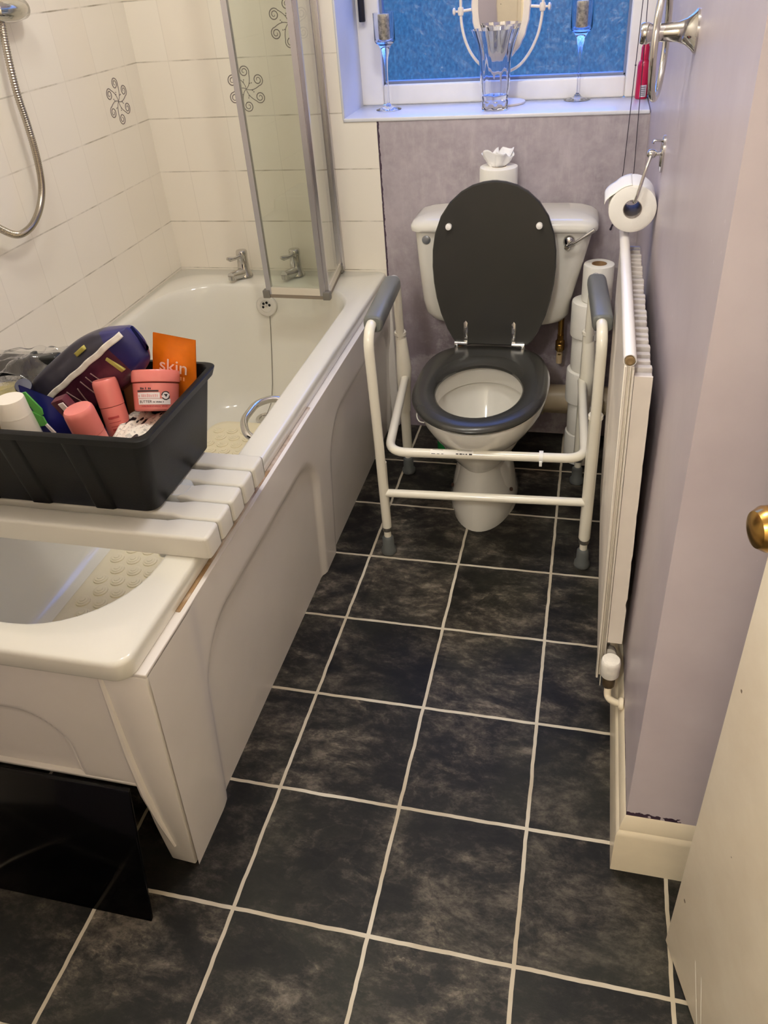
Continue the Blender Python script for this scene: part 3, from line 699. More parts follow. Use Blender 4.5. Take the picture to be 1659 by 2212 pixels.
# pink tub
hx = Vector((-.54, .84, 0)).normalized(); ja = Vector((-.072, .49, .868)).normalized()
jc = Vector((-.225, -.479, .757)); jb = jc-ja*.037
JT = thing('cream_tub', 'coral pink screw-top tub with white label in the crate', 'tub', jb)
m = MB(); m.lathe([(.0365, 0), (.0392, .003), (.0412, .045), (.0413, .050)], jb, ja, 48); part('tub_body', m, pink, JT)
m = MB(); m.lathe([(.0412, .0515), (.0432, .053), (.0436, .071), (.042, .074), (0, .0745)], jb, ja, 48); part('tub_lid', m, pink, JT)
fnj = cylfn(jb, ja, .0404, CAMP-jb)
def conef(p):   # follow the taper of the tub
    k = .0392+(.0412-.0392)*max(0, min(1, p[1]/.045)); q = fnj((p[0], p[1], p[2]+k-.0404+.0006)); return q
def patch(m, x0, x1, y0, y1, n=14, z=0.0):
    m.add([conef((x0+(x1-x0)*j/n, y0+(y1-y0)*q, z)) for q in (0, 1) for j in range(n+1)], [(j, j+1, j+n+2, j+n+1) for j in range(n)])
m = MB(); patch(m, -.036, .006, .0225, .0330); patch(m, -.035, .026, .0115, .0218)
m.add([conef((.0165+.0075*cos(a*pi/12), .0275+.0075*sin(a*pi/12), .0002)) for a in range(24)], [tuple(range(24))])
LB = part('tub_label', m, label_white, JT)
m = MB(); patch(m, -.036, .004, .0345, .0372, z=.0002)
for a in range(24):
    a0, a1 = a*pi/12, (a+1)*pi/12
    if a in (0, 1, 12, 13): continue
    m.add([conef((.0165+rr_*cos(q), .0275+rr_*sin(q), .0003)) for rr_ in (.0062, .0080) for q in (a0, a1)], [(0, 1, 3, 2)])
m.add([conef((.0165+x, .0275+y_, .0004)) for x, y_ in ((-.0035, .0025), (.0035, .0028), (.0022, -.0004), (.0006, -.0028), (-.0008, -.0006))], [(0, 1, 2, 3, 4)])
part('label_marks', m, ink, LB)
def tubtext(txt, size, x, y_, mat_):
    part('label_text', text_mb(txt, size, lambda p: conef((p.x+x, p.y+y_, p.z+.0003)), .00005), mat_, LB)
def blur_line(x0, x1, y0, h, n, mat_, seed):
    rr = random.Random(seed); mb = MB(); st_ = (x1-x0)/n      # print too small to read in the photo: worn letter-sized marks
    for i in range(n):
        if rr.random() < .12: continue
        a_ = x0+i*st_; w_ = st_*(.55+.3*rr.random()); hh = h*(.7+.3*rr.random())
        mb.add([conef((a_+w_*p_, y0+hh*q_, .0003)) for q_ in (0, 1) for p_ in (0, .5, 1)], [(0, 1, 4, 3), (1, 2, 5, 4)])
    part('label_marks', mb, mat_, LB)
blur_line(-.029, -.006, .0385, .0042, 9, ink, 1)
blur_line(-.034, .004, .0248, .0058, 11, M('pale_pink_print', (218, 166, 162), .6), 2)
tubtext('BUTTER', .0068, -.020, .0165, ink)
blur_line(-.006, .013, .0148, .0026, 11, ink, 3)
blur_line(-.028, .020, .0072, .0026, 22, pink_dk, 4)

# orange sachet
SA = thing('sachet', 'upright orange foil sachet lettered in white at the crate back', 'sachet', (-.2, -.44, .66))
q = [Vector((-.232, -.430, .852)), Vector((-.150, -.430, .839)), Vector((-.172, -.446, .690)), Vector((-.262, -.446, .706))]
def sach(off):
    nrm = (q[1]-q[0]).cross(q[3]-q[0]).normalized(); nrm = nrm if nrm.y < 0 else -nrm
    def fn(u, v):
        p = (q[0]*(1-u)+q[1]*u)*(1-v)+(q[3]*(1-u)+q[2]*u)*v
        b_ = sst(min(u, 1-u), 0, .3)*sst(min(v, 1-v), .03, .35)
        wr_ = mnoise.noise(Vector((u*4, v*6, off*9)))*.0016
        return p+nrm*(off*(.001+.007*b_)+wr_*(1 if off > 0 else 0))
    return fn
m = MB(); m.grid(sach(1), 24, 30); m.grid(sach(-1), 24, 30); part('sachet_pouch', m, orange, SA)
su = (q[1]-q[0]).normalized(); sv = (q[0]-q[3]).normalized(); sn = su.cross(sv).normalized(); sn = sn if sn.y < 0 else -sn
oo = Vector((-.198, -.436, .790))
part('sachet_text', text_mb('skin', .036, frame_fn(oo+sn*.0105, su, sv, sn), .0004), M('silver_white_print', (236, 214, 200), .3), SA)
mb_ = MB(); fo_ = frame_fn(oo+sn*.0105-sv*.024, su, sv, sn); rr_2 = random.Random(5)
for i in range(7):
    x_ = -.026+i*.0076; w_ = .0046*(.7+.4*rr_2.random()); mb_.add([fo_((x_, 0, .0003)), fo_((x_+w_, 0, .0003)), fo_((x_+w_, .0075, .0003)), fo_((x_, .0075, .0003))], [(0, 1, 2, 3)])
part('sachet_marks', mb_, M('pale_orange_print', (240, 170, 110), .4), SA)

# big dark film pack of pads
PA = Vector((-.446, -.502, .737)); uu = Vector((.812, .03, .580)).normalized(); nn = Vector((0, -1, .05)); nn = (nn-uu*nn.dot(uu)).normalized(); vv = nn.cross(uu).normalized()
if vv.z < 0: vv = -vv
PK = thing('film_pack', 'large dark film-wrapped pack with white seam leaning in the crate', 'pack', (-.34, -.47, .66))
pf = lambda s_, v_, n_: PA+uu*s_+vv*v_+nn*n_
def closed_cat(P_, n=7):
    out = []; L = len(P_)
    for i in range(L):
        a, b_, c_, d_ = P_[i-1], P_[i], P_[(i+1) % L], P_[(i+2) % L]
        for k in range(n):
            t = k/n; out.append(tuple(.5*((2*b_[j])+(c_[j]-a[j])*t+(2*a[j]-5*b_[j]+4*c_[j]-d_[j])*t*t+(3*b_[j]-a[j]-3*c_[j]+d_[j])*t**3) for j in (0, 1)))
    return out
psec = []
for s_, vt, vb, nt_, nb in ((-.030, .036, -.012, -.014, -.034), (-.022, .043, -.030, -.004, -.050), (.0, .046, -.052, 0, -.060), (.05, .047, -.066, .001, -.066), (.13, .0455, -.072, .001, -.068), (.175, .036, -.070, 0, -.066), (.205, .022, -.066, -.003, -.060), (.226, .010, -.058, -.010, -.052), (.238, .002, -.046, -.022, -.040)):
    q_ = closed_cat([(.004, nt_), (vt*.62, nt_-.006), (vt, nt_-.016), (vt*.88, nb+.010), (vt*.2, nb), (vb*.6, nb), (vb, nb+.018), (vb*.92, nt_-.012), (vb*.45, nt_-.004)])
    psec.append([pf(s_, v_, n_) for v_, n_ in q_])
fine = []
for i in range(len(psec)-1):
    a4 = (psec[max(i-1, 0)], psec[i], psec[i+1], psec[min(i+2, len(psec)-1)])
    for k in range(6):
        t_ = k/6; fine.append([.5*((2*b_)+(c_-a_)*t_+(2*a_-5*b_+4*c_-d_)*t_*t_+(3*b_-a_-3*c_+d_)*t_**3) for a_, b_, c_, d_ in zip(*a4)])
fine.append(psec[-1])
m = MB(); m.rings(fine)
for i, fc in enumerate(m.f):
    cc = sum((Vector(m.v[j]) for j in fc), Vector())/len(fc)-PA
    sv_ = cc.dot(vv); su_ = cc.dot(uu)
    m.mi[i] = 2 if (su_ > .190 or su_ < -.018 or len(fc) > 8) else (0 if sv_ > .002 else 1)
part('pack_film', m, [navy_dk, plum, navy], PK, ang=45)
m = MB()
m.grid(lambda u, v: pf(-.034+u*.266, .002+.011*(v-.5)+.0007*sin(u*31), .0035+.0006*sin(u*70)-.010*max(0, (u-.80)/.2)**2-.012*max(0, (.08-u)/.08)), 50, 4)
part('pack_seam', m, M('white_seam_film', (238, 232, 222), .5), PK, solid=.0015)
m = MB(); m.grid(lambda u, v: pf(.140+(u-.5)*.026, .026+(v-.5)*.008, .0005-.006), 6, 4); part('pack_tab', m, M('olive_yellow_print', (176, 166, 84), .5), PK, solid=.012)
m = MB(); m.grid(lambda u, v: pf(.178+(u-.5)*.008+.010*(.5-v), -.030+(v-.5)*.036, -.004), 6, 4); part('pack_tab', m, M('olive_yellow_print', (176, 166, 84), .5), PK, solid=.006)
m = MB()
for (s0, v0, w_, h_, r_) in ((.030, -.030, .004, .030, .4), (.042, -.036, .0022, .034, .1), (.056, -.030, .0022, .038, -.3), (.072, -.034, .0018, .030, .3), (.095, -.030, .0018, .034, -.1), (.112, -.028, .0016, .030, -.1), (.128, -.028, .0016, .028, -.2)):
    m.grid(lambda u, v: pf(s0+(u-.5)*w_+(v-.5)*r_*.03, v0+(v-.5)*h_, .0022-.0120*((v0+(v-.5)*h_)/-.066)**2), 3, 8)
part('film_crease_glint', m, M('painted_crease_glint', (168, 140, 138), .3), PK, solid=.0012)  # pale strips paint the glints along the film's creases
# blue pouch with the green label
def pouch(name, lab, cat, pts, mat_, thick=.006, wr_=.0015, seed=0, n=18):
    P_ = [Vector(p) for p in pts]; nrm = (P_[1]-P_[0]).cross(P_[3]-P_[0]).normalized()
    nrm = nrm if nrm.y < 0 else -nrm
    def g(off):
        def fn(u, v):
            p = (P_[0]*(1-u)+P_[1]*u)*(1-v)+(P_[3]*(1-u)+P_[2]*u)*v
            b_ = sst(min(u, 1-u), 0, .35)*sst(min(v, 1-v), 0, .35)
            return p+nrm*(off*(.0008+thick*b_)+wr_*mnoise.noise(Vector((u*5+seed, v*5, off))))
        return fn
    m = MB(); m.grid(g(1), n, n); m.grid(g(-1), n, n)
    o = m.build(name, mat_); return tag(o, lab, cat), P_, nrm
BP = thing('blue_pouch', 'dark blue pouch with green label behind the white bottle', 'pouch', (-.40, -.57, .70))
pp = [Vector((-.440, -.566, .803)), Vector((-.352, -.566, .770)), Vector((-.352, -.590, .655)), Vector((-.440, -.590, .655))]
def bl(off):
    def fn(u, v):
        p = (pp[0]*(1-u)+pp[1]*u)*(1-v)+(pp[3]*(1-u)+pp[2]*u)*v
        return p+Vector((0, -1, .2))*(off*(.001+.009*sst(min(u, 1-u), 0, .4)*sst(min(v, 1-v), 0, .4)))
    return fn
m = MB(); m.grid(bl(1), 18, 18); m.grid(bl(-1), 18, 18); part('pouch_film', m, M('deep_blue_film', (24, 26, 92), .3), BP)
m = MB(); m.prism([(-.427, -.5815, .796), (-.416, -.5815, .799), (-.392, -.584, .768), (-.392, -.585, .757), (-.403, -.585, .752)], (0, -.003, 0)); m.prism([(-.414, -.586, .764), (-.393, -.586, .753), (-.388, -.588, .738), (-.404, -.588, .734)], (0, -.003, 0))
part('green_label', m, green, BP)
m = MB(); m.prism([(-.392, -.589, .738), (-.388, -.589, .741), (-.374, -.591, .724), (-.380, -.591, .722)], (0, -.003, 0)); part('white_flash', m, label_white, BP)

# smaller things
def boxy(name, lab, cat, c_, u, v, n_, hs, mat_, bev=.003):
    c_, u = Vector(c_), Vector(u).normalized(); v = Vector(v); v = (v-u*v.dot(u)).normalized(); n2 = u.cross(v)
    R = Matrix((u, v, n2)).transposed()
    m = MB(); m.box(c_.x-hs[0], c_.x+hs[0], c_.y-hs[1], c_.y+hs[1], c_.z-hs[2], c_.z+hs[2], bev, 2, R)
    return tag(m.build(name, mat_), lab, cat)
boxy('carton', 'tan brown carton standing behind the coral pink tub', 'carton', (-.286, -.452, .742), (1, .25, .0), (0, .15, 1), 0, (.020, .072, .010), wood_brown)
MX = thing('maroon_carton', 'narrow maroon carton with white panel between the pink bottles', 'carton', (-.300, -.560, .66))
m = MB(); R = Matrix.Rotation(radians(22), 3, 'Y') @ Matrix.Rotation(radians(-10), 3, 'X')
m.box(-.335, -.305, -.585, -.567, .650, .800, .002, 2, R.inverted() @ Matrix.Identity(3)); part('carton_box', m, maroon, MX)
m = MB(); m.box(-.3265, -.3140, -.5905, -.5885, .690, .790, .0004, 1, R.inverted(), fn=lambda p: p+Vector((.001, -.002, .004))); part('white_panel', m, label_white, MX)
# crumpled printed wrapper
def wrap_grid(x0, x1, y0, y1, z0, amp, seed, skew=0.0):
    def fn(u, v):
        x = x0+(x1-x0)*u+skew*v; y = y0+(y1-y0)*v
        h = mnoise.noise(Vector((u*4+seed, v*4, .3)))*amp+abs(mnoise.noise(Vector((u*9, v*3+seed, 1.7))))*amp*.8
        return (x, y, z0+h)
    return fn
m = MB(); m.grid(wrap_grid(-.278, -.176, -.640, -.480, .712, .010, 3), 40, 50)
mw, tw, bw = newmat('printed_wrapper'); pw = N(tw, 'ShaderNodeTexCoord').outputs['Object']
mpw = N(tw, 'ShaderNodeMapping'); mpw.inputs['Scale'].default_value = (26, 9, 1); mpw.inputs['Rotation'].default_value = (0, 0, .25); tw.links.new(pw, mpw.inputs[0])
nw1 = noisef(tw, mpw.outputs[0], 2.2, 2, .4); nw2 = noisef(tw, pw, 120, 2)
dk = math_(tw, 'GREATER_THAN', nw1.outputs[0], .60); lt_ = math_(tw, 'MULTIPLY', math_(tw, 'GREATER_THAN', nw2.outputs[0], .56), .45)
tw.links.new(mixc(tw, dk, mixc(tw, lt_, lin((236, 228, 214)), lin((110, 102, 100))), lin((26, 20, 24))), bw.inputs['Base Color']); setin(bw, Roughness=.35)
tag(m.build('printed_wrapper', mw, solid=.001), 'crumpled white printed wrapper under the coral pink tub', 'wrapper')
m = MB(); m.grid(wrap_grid(-.335, -.262, -.630, -.505, .690, .008, 8), 24, 24)
tag(m.build('purple_wrapper', M('dark_purple_film', (48, 26, 64), .35), solid=.001), 'dark purple wrapper low between the pink bottles', 'wrapper')
# left end: yellow tub, dark lid, black brush, clear bag
YT = thing('yellow_tub', 'yellow tub with clear lid at the far left of the crate', 'tub', (-.515, -.515, .66))
m = MB(); m.lathe([(.040, 0), (.043, .004), (.046, .092)], (-.522, -.520, .668), (.05, -.05, 1), 40); part('tub_body', m, yellow, YT)
m = MB(); m.lathe([(.047, .092), (.0485, .094), (.0485, .103), (.044, .106), (0, .107)], (-.522, -.520, .668), (.05, -.05, 1), 40); part('tub_lid', m, clear_film, YT)
m = MB(); m.lathe([(.0150, 0), (.0155, .002), (.0155, .008), (.0145, .0095), (0, .0098)], (-.474, -.517, .770), (.35, -.45, .75), 28); m.lathe([(.014, -.07), (.014, 0)], (-.474, -.517, .770), (.35, -.45, .75), 20)
tag(m.build('capped_bottle', M('dark_navy_plastic', (30, 28, 52), .35)), 'small bottle with dark navy cap beside the yellow tub', 'bottle')
m = MB(); m.box(-.520, -.430, -.462, -.436, .768, .805, .006, 3, Matrix.Rotation(radians(-6), 3, 'Y')); m.box(-.50, -.49, -.468, -.432, .765, .806, .002)
tag(m.build('black_brush', M('black_brush_plastic', (14, 18, 17), .4)), 'black brush lying inside the clear plastic bag', 'brush')
def bagf(u, v):
    x = -.592+.185*u; y = -.425-.065*v
    z = .802-.008*cos(u*6)+.016*sst(u, .55, .95)*(1-v)+.012*(mnoise.noise(Vector((u*6, v*5, 2.0))))-.030*v*v+.010*sin(u*9+v*5)*v
    return (x, y, z)
m = MB(); m.grid(bagf, 44, 26); 
m.grid(lambda u, v: (-.592+.185*u, -.424+.004*mnoise.noise(Vector((u*8, v*4, 5))), .800+.016*sst(u, .55, .95)-.11*v), 30, 10)
tag(m.build('plastic_bag', clear_film, ang=70), 'crumpled clear plastic bag in the far left corner of the crate', 'plastic bag')

# ================================================================== SHOWER SCREEN
SS = thing('shower_screen', 'folding glass bath screen with aluminium edges at the tap end', 'shower screen', (-.24, .6, .565))
SZ0, SZ1 = .574, 1.985
Wp, Cp, Lp = Vector((-.236, .722, 0)), Vector((-.207, .482, 0)), Vector((-.398, .489, 0))
def panelseg(a, b_, t_, z0, z1, mb):
    d = (b_-a).normalized(); n_ = Vector((-d.y, d.x, 0))*t_/2
    mb.prism([a+n_+Vector((0, 0, z0)), b_+n_+Vector((0, 0, z0)), b_-n_+Vector((0, 0, z0)), a-n_+Vector((0, 0, z0))], (0, 0, z1-z0)); return mb
def stile(p, d, w_, t_, mb): return panelseg(p-d*w_/2, p+d*w_/2, t_, SZ0, SZ1, mb)
d1 = (Cp-Wp).normalized(); d2 = (Lp-Cp).normalized()
m = MB(); m.box(-.254, -.222, .716, YB-.001, SZ0-.006, SZ1, .003); part('wall_channel', m, brushed, SS)
for a, b_, d in ((Wp, Cp, d1), (Cp, Lp, d2)):
    a2 = a+d*.014; b2 = b_-d*.014
    g = part('screen_panel', panelseg(a2, b2, .005, SZ0+.012, SZ1-.012, MB()), shower_glass, SS)
    for q_ in (a+d*.011, b_-d*.009): part('stile', stile(q_, d, .016, .013, MB()), brushed, g)
    for za in (SZ0, SZ1-.02): part('rail', panelseg(a2, b2, .011, za, za+.020, MB()), M('pale_rail_plastic', (214, 206, 188), .3), g)
    m = MB(); panelseg(a+d*.006, b_-d*.004, .010, SZ0-.011, SZ0, m); part('bottom_seal', m, seal_grey, g)
for p in (Wp+d1*.008, Cp, Lp):
    m = MB(); m.box(p.x-.011, p.x+.011, p.y-.010, p.y+.010, SZ0-.012, SZ0+.012, .002); part('hinge_block', m, grey_plastic, SS)

# ---- shower hose and its wall outlet
SH = thing('shower_hose', 'flexible chrome shower hose hanging in a loop on the tiled wall', 'shower hose', (-.765, .06, .91))
hp = [(-.770, .135, 1.335), (-.768, .118, 1.27), (-.764, .104, 1.19), (-.760, .102, 1.12), (-.758, .098, 1.055), (-.758, .088, 1.0), (-.758, .068, .962), (-.758, .035, .932), (-.758, -.005, .914), (-.760, -.05, .912), (-.762, -.092, .936), (-.766, -.13, .975), (-.770, -.16, 1.03), (-.775, -.18, 1.10)]
def catmull(P_, n=12):
    P_ = [Vector(p) for p in P_]; out = []
    for i in range(len(P_)-1):
        a = P_[max(i-1, 0)]; b_ = P_[i]; c_ = P_[i+1]; d_ = P_[min(i+2, len(P_)-1)]
        for k in range(n):
            t = k/n; out.append(.5*((2*b_)+(c_-a)*t+(2*a-5*b_+4*c_-d_)*t*t+(3*b_-a-3*c_+d_)*t**3))
    out.append(P_[-1]); return out
cpts = catmull(hp, 60)
m = MB(); m.tube(cpts, [.0079+(.0006 if i % 4 < 2 else -.0003) for i in range(len(cpts))], 12); part('hose', m, M('chrome_hose', (176, 168, 154), .22, 1.0), SH)
SO = thing('shower_bracket', 'rounded chrome shower bracket on the wall at the top left', 'shower bracket', (-.79, .16, 1.34))
m = MB(); m.tube([(-.800, .10, 1.352), (-.770, .125, 1.348), (-.765, .170, 1.346), (-.768, .212, 1.347), (-.772, .226, 1.348)], [.022, .024, .0245, .022, .012], 22); part('bracket_body', m, chrome, SO)
m = MB(); m.lathe([(.016, 0), (.018, .004), (.018, .018), (.0155, .021), (0, .0215)], (-.772, .150, 1.345), (.86, -.45, .05), 26); part('bracket_button', m, chrome, SO)
m = MB(); m.lathe([(.026, 0), (.026, .004), (.02, .008)], (XL, .14, 1.348), (1, 0, 0), 24); m.tube([(XL, .14, 1.348), (-.77, .15, 1.348)], .014, 14); part('wall_mount', m, chrome, SO)

# ================================================================== TOILET
TX = .280
TO = thing('toilet', 'white ceramic toilet with charcoal seat raised against the back wall', 'toilet', (TX, .35, 0))
def egg(w_, yf, yb, z, n=48, sq=2.0, cx=TX, ym=None):
    """egg outline: front tip yf, back yb, half width w_"""
    ym = yf+(yb-yf)*.56 if ym is None else ym
    out = []
    for k in range(n):
        a = 2*pi*k/n; s_, c_ = sin(a), cos(a)
        if c_ > 0: y = ym-(ym-yf)*c_; x = w_*s_
        else:
            y = ym+(yb-ym)*abs(c_)**(2/sq); x = w_*(1 if s_ > 0 else -1)*abs(s_)**(2/sq)
        out.append(Vector((cx+x, y, z)))
    return out
pan = MB()
pan.rings([egg(.098, .150, .53, .001), egg(.099, .149, .53, .012), egg(.096, .150, .53, .045, ym=.30), egg(.084, .153, .52, .085, ym=.30), egg(.074, .158, .52, .13, ym=.30), egg(.067, .165, .52, .175, ym=.30), egg(.070, .166, .52, .205, ym=.30), egg(.092, .140, .53, .245), egg(.128, .094, .54, .285), egg(.158, .048, .55, .328), egg(.173, .022, .56, .362), egg(.178, .012, .57, .390), egg(.178, .011, .57, .401), egg(.174, .016, .566, .4055),
           egg(.130, .062, .42, .4055), egg(.123, .070, .405, .402), egg(.121, .074, .40, .385), egg(.124, .070, .405, .352), egg(.137, .056, .418, .346), egg(.134, .060, .415, .335), egg(.112, .09, .385, .28), egg(.080, .135, .35, .225), egg(.055, .17, .325, .19), egg(.045, .185, .31, .16), egg(.03, .2, .29, .15)], True, True)
PAN = part('toilet_pan', pan, ceramic, TO, ang=50)
m = MB(); m.rings([egg(.060, .165, .33, .197), egg(.001, .25, .26, .1972)], False, False); part('bowl_water', m, water_m, PAN)
# side lugs with bolt caps at the foot
for s_ in (-1, 1):
    m = MB()
    m.rings([[Vector((TX+s_*(.050+r_*cos(a)), .325+.105*sin(a), z)) for a in [2*pi*k/28 for k in range(28)]] for r_, z in ((.048, .001), (.048, .012), (.044, .06), (.036, .11), (.024, .16), (.012, .19))])
    part('foot_lug', m, ceramic, PAN)
    m = MB(); m.lathe([(.006, 0), (.006, .003), (.003, .005)], (TX+s_*.0855, .262, .082), (s_*.9, -.5, .5), 12); part('fixing_bolt', m, M('rusty_bolt', (70, 48, 36), .7, .4), PAN)
# cistern
cis = MB()
def cisr(hw0, hw1, yf, r, z): return rrect(hw0, hw1, yf, .728, r, z, 7)
cis.rings([cisr(.125, .425, .610, .045, .447), cisr(.100, .450, .598, .05, .450), cisr(.075, .478, .588, .05, .462), cisr(.060, .492, .582, .05, .482), cisr(.054, .494, .578, .045, .52), cisr(.048, .522, .572, .035, .64), cisr(.044, .542, .568, .03, .735)])
part('cistern', cis, ceramic, TO, ang=50)
cl = MB()
def lidr(i_, z, r=.035): return rrect(.032+i_, .556-i_, .556+i_, .730-i_*.2, r, z, 8)
cl.rings([lidr(.006, .735), lidr(.001, .738), lidr(0, .744), lidr(.001, .752), lidr(.008, .762), lidr(.022, .7695, .03), lidr(.045, .774, .025), lidr(.08, .776, .01)])
part('cistern_lid', cl, ceramic, TO, ang=50)
m = MB(); m.lathe([(.0125, 0), (.0125, .003), (.010, .0045), (0, .005)], (.080, .5705, .713), (0, -1, 0), 24); part('cistern_plug', m, M('grey_plug_plastic', (130, 132, 136), .3, .5), TO)
LV = MB(); LV.lathe([(.0165, 0), (.0165, .004), (.013, .010), (.009, .013), (0, .0135)], (.480, .570, .712), (0, -1, 0), 28)
LV.lathe([(.008, 0), (.008, .016), (.006, .018)], (.476, .566, .700), (0, -1, .0), 16)
LV.tube([(.476, .552, .702), (.500, .545, .717), (.530, .543, .738), (.546, .543, .750)], [.0042, .0042, .0052, .0056], 12)
part('flush_lever', LV, chrome, TO)
# seat ring (flattened torus between an outer and an inner egg)
def seat_out(w_, yf, yb, z): return egg(w_, yf, yb, z, 56, ym=.225, sq=2.0+1.3*max(0, min(1, (w_-.12)/.055)), cx=TX-.003)
st = MB()
st.rings([seat_out(.168, .012, .490, .4085), seat_out(.176, .004, .495, .413), seat_out(.178, .002, .496, .419), seat_out(.175, .006, .494, .425), seat_out(.166, .016, .486, .4295), seat_out(.140, .044, .43, .431), seat_out(.122, .062, .385, .4275), seat_out(.115, .070, .374, .421), seat_out(.115, .070, .374, .413), seat_out(.120, .064, .38, .4085)], closed=True)
part('seat_ring', st, charcoal, TO, ang=50)
# raised seat lid
lo_, lh = Vector((TX+.0, .494, .432)), .455
la = Vector((0, .055, .9985)).normalized(); ln_ = Vector((0, -la.z, la.y))
tab = [(0, .092), (.004, .102), (.03, .114), (.10, .132), (.2, .1495), (.3, .161), (.4, .168), (.5, .171), (.6, .1695), (.7, .162), (.8, .145), (.88, .120), (.94, .089), (.975, .059), (.993, .03), (1, .006)]
outl = [(w_, v_) for v_, w_ in tab]+[(-w_, v_) for v_, w_ in reversed(tab)]
def lid_ring(sc, off): return [lo_+Vector((1, 0, 0))*(x*sc)+la*((.5+(v_-.5)*sc)*lh)+ln_*off for x, v_ in outl]
m = MB(); m.rings([lid_ring(.985, -.009), lid_ring(1, -.005), lid_ring(1, .005), lid_ring(.985, .009)])
LID = part('seat_lid', m, charcoal, TO, ang=30)
for x, z in ((.158, .770), (.402, .773)):
    v_ = (z-lo_.z)/la.z; m = MB(); m.lathe([(.0085, 0), (.009, .006), (.008, .012), (.004, .014), (0, .0142)], Vector((x, lo_.y, lo_.z))+la*v_+ln_*.009, ln_, 18); part('lid_buffer', m, M('white_buffer_rubber', (240, 236, 228), .5), LID)
for x in (.2035, .342):
    m = MB()
    m.prism([Vector((x-.006, lo_.y, lo_.z))+la*.004+ln_*.009, Vector((x+.006, lo_.y, lo_.z))+la*.004+ln_*.009, Vector((x+.006, lo_.y, lo_.z))+la*.066+ln_*.009, Vector((x, lo_.y, lo_.z))+la*.073+ln_*.009, Vector((x-.006, lo_.y, lo_.z))+la*.066+ln_*.009], ln_*.002, .0006)
    s_ = -1 if x < TX else 1
    m.tube([(x-s_*.004, .482, .437), (x+s_*.032, .482, .437)], .0065, 14); m.box(x+s_*.028-.005, x+s_*.028+.005, .474, .496, .405, .437, .001)
    for dz in (.02, .05): m.lathe([(.003, 0), (.002, .0012)], Vector((x, lo_.y, lo_.z))+la*dz+ln_*.011, ln_, 10)
    part('hinge', m, chrome, TO, 'chrome seat hinge')
# wire of a rim block
m = MB(); m.tube(catmull([(.152, .137, .4065), (.138, .131, .4060), (.1285, .126, .398), (.1285, .121, .386), (.136, .115, .378), (.149, .108, .379)], 6), .0017, 8)
tag(m.build('rim_block_hanger', M('white_hook_plastic', (236, 232, 224), .4)), 'white plastic rim block hanger hooked on the left of the bowl', 'rim block')

# ---- pipes and bottles behind the pan
m = MB(); m.tube([(.40, .686, .160), (XR, .686, .160)], .047, 30); m.lathe([(.051, 0), (.051, .03)], (.40, .682, .16), (1, 0, 0), 30)
tag(m.build('soil_pipe', pipe_cream), 'thick cream soil pipe running low along the back wall', 'pipe')
m = MB(); m.tube([(.150, .690, .02), (.150, .690, .46)], .011, 14); m.lathe([(.015, 0), (.015, .02)], (.150, .69, .30), (0, 0, 1), 14)
tag(m.build('flush_pipe', copper), 'thin brown pipe upright behind the left side of the pan', 'pipe')
VP = thing('isolating_valve', 'small aged brass valve on the pipe beneath the cistern', 'valve', (.47, .66, .26))
m = MB(); m.tube([(.470, .662, .45), (.470, .662, .33)], .009, 12); m.lathe([(.014, 0), (.014, .03), (.010, .034), (.010, .05)], (.470, .662, .345), (0, 0, 1), 8); m.tube([(.470, .662, .362), (.470, .640, .362)], .008, 10); m.box(.463, .477, .632, .640, .350, .374, .002); part('valve_body', m, brass, VP)
m = MB(); m.tube([(.470, .662, .352), (.470, .664, .30)], [.010, .009], 12); part('pipe_tail', m, M('ivory_plastic', (214, 190, 150), .5), VP)
CB = thing('cleaner_bottle', 'white and green cleaner bottle on the floor left of the pan', 'bottle', (.125, .57, .0))
m = MB(); m.lathe([(.030, 0), (.033, .004), (.033, .12), (.024, .15), (.013, .17), (.013, .18)], (.125, .57, .001), (0, 0, 1), 24); part('bottle_body', m, M('white_bottle', (226, 222, 216), .4), CB)
m = MB(); m.lathe([(.0335, .010), (.0338, .012), (.0338, .062), (.0335, .064)], (.125, .57, .001), (0, 0, 1), 24); part('bottle_label', m, M('bright_green_label', (24, 120, 54), .4), CB)
m = MB(); m.lathe([(.014, .178), (.014, .205), (.010, .21), (0, .21)], (.125, .57, .001), (0, 0, 1), 20); part('bottle_cap', m, M('red_cap', (170, 60, 50), .4), CB)
PB = MB(); PB.lathe([(.034, 0), (.038, .004), (.038, .10), (.026, .135), (.014, .15), (.014, .175), (0, .176)], (.204, .60, .001), (0, 0, 1), 24)
tag(PB.build('purple_bottle', M('dark_purple_plastic', (84, 44, 92), .4)), 'dark purple bottle on the floor behind the pan', 'bottle')

# ---- toilet rolls
def make_roll(o, r, h, lab, grp=None, core=.020, loose=0.0):
    t = thing('toilet_roll', lab, 'toilet roll', o, grp); m = MB()
    m.lathe([(core, .001), (r-.004, 0), (r-.001, .002), (r, .006), (r*1.004, h*.5), (r, h-.006), (r-.001, h-.002), (r-.005, h), (core+.001, h-.0008)], o, (0, 0, 1), 40, mod=lambda a, i: 1+(.006*sin(5*a+i)+.004*sin(3*a+1)) * (1 if 0 < i < 8 else 0))
    for i in list(range(len(m.f)-1, -1, -1)):
        if len(m.f[i]) > 4: del m.f[i]; del m.mi[i]
    part('paper', m, paper, t, recalc=False)
    m = MB(); m.lathe([(core, .0005), (core, h-.0005), (core-.0012, h-.0005), (core-.0012, .0005), (core, .0005)], o, (0, 0, 1), 28)
    m.f = [q for q in m.f if len(q) == 4]; m.mi = m.mi[:len(m.f)]
    part('core', m, card, t); return t
G = 'toilet rolls stacked beside the cistern'
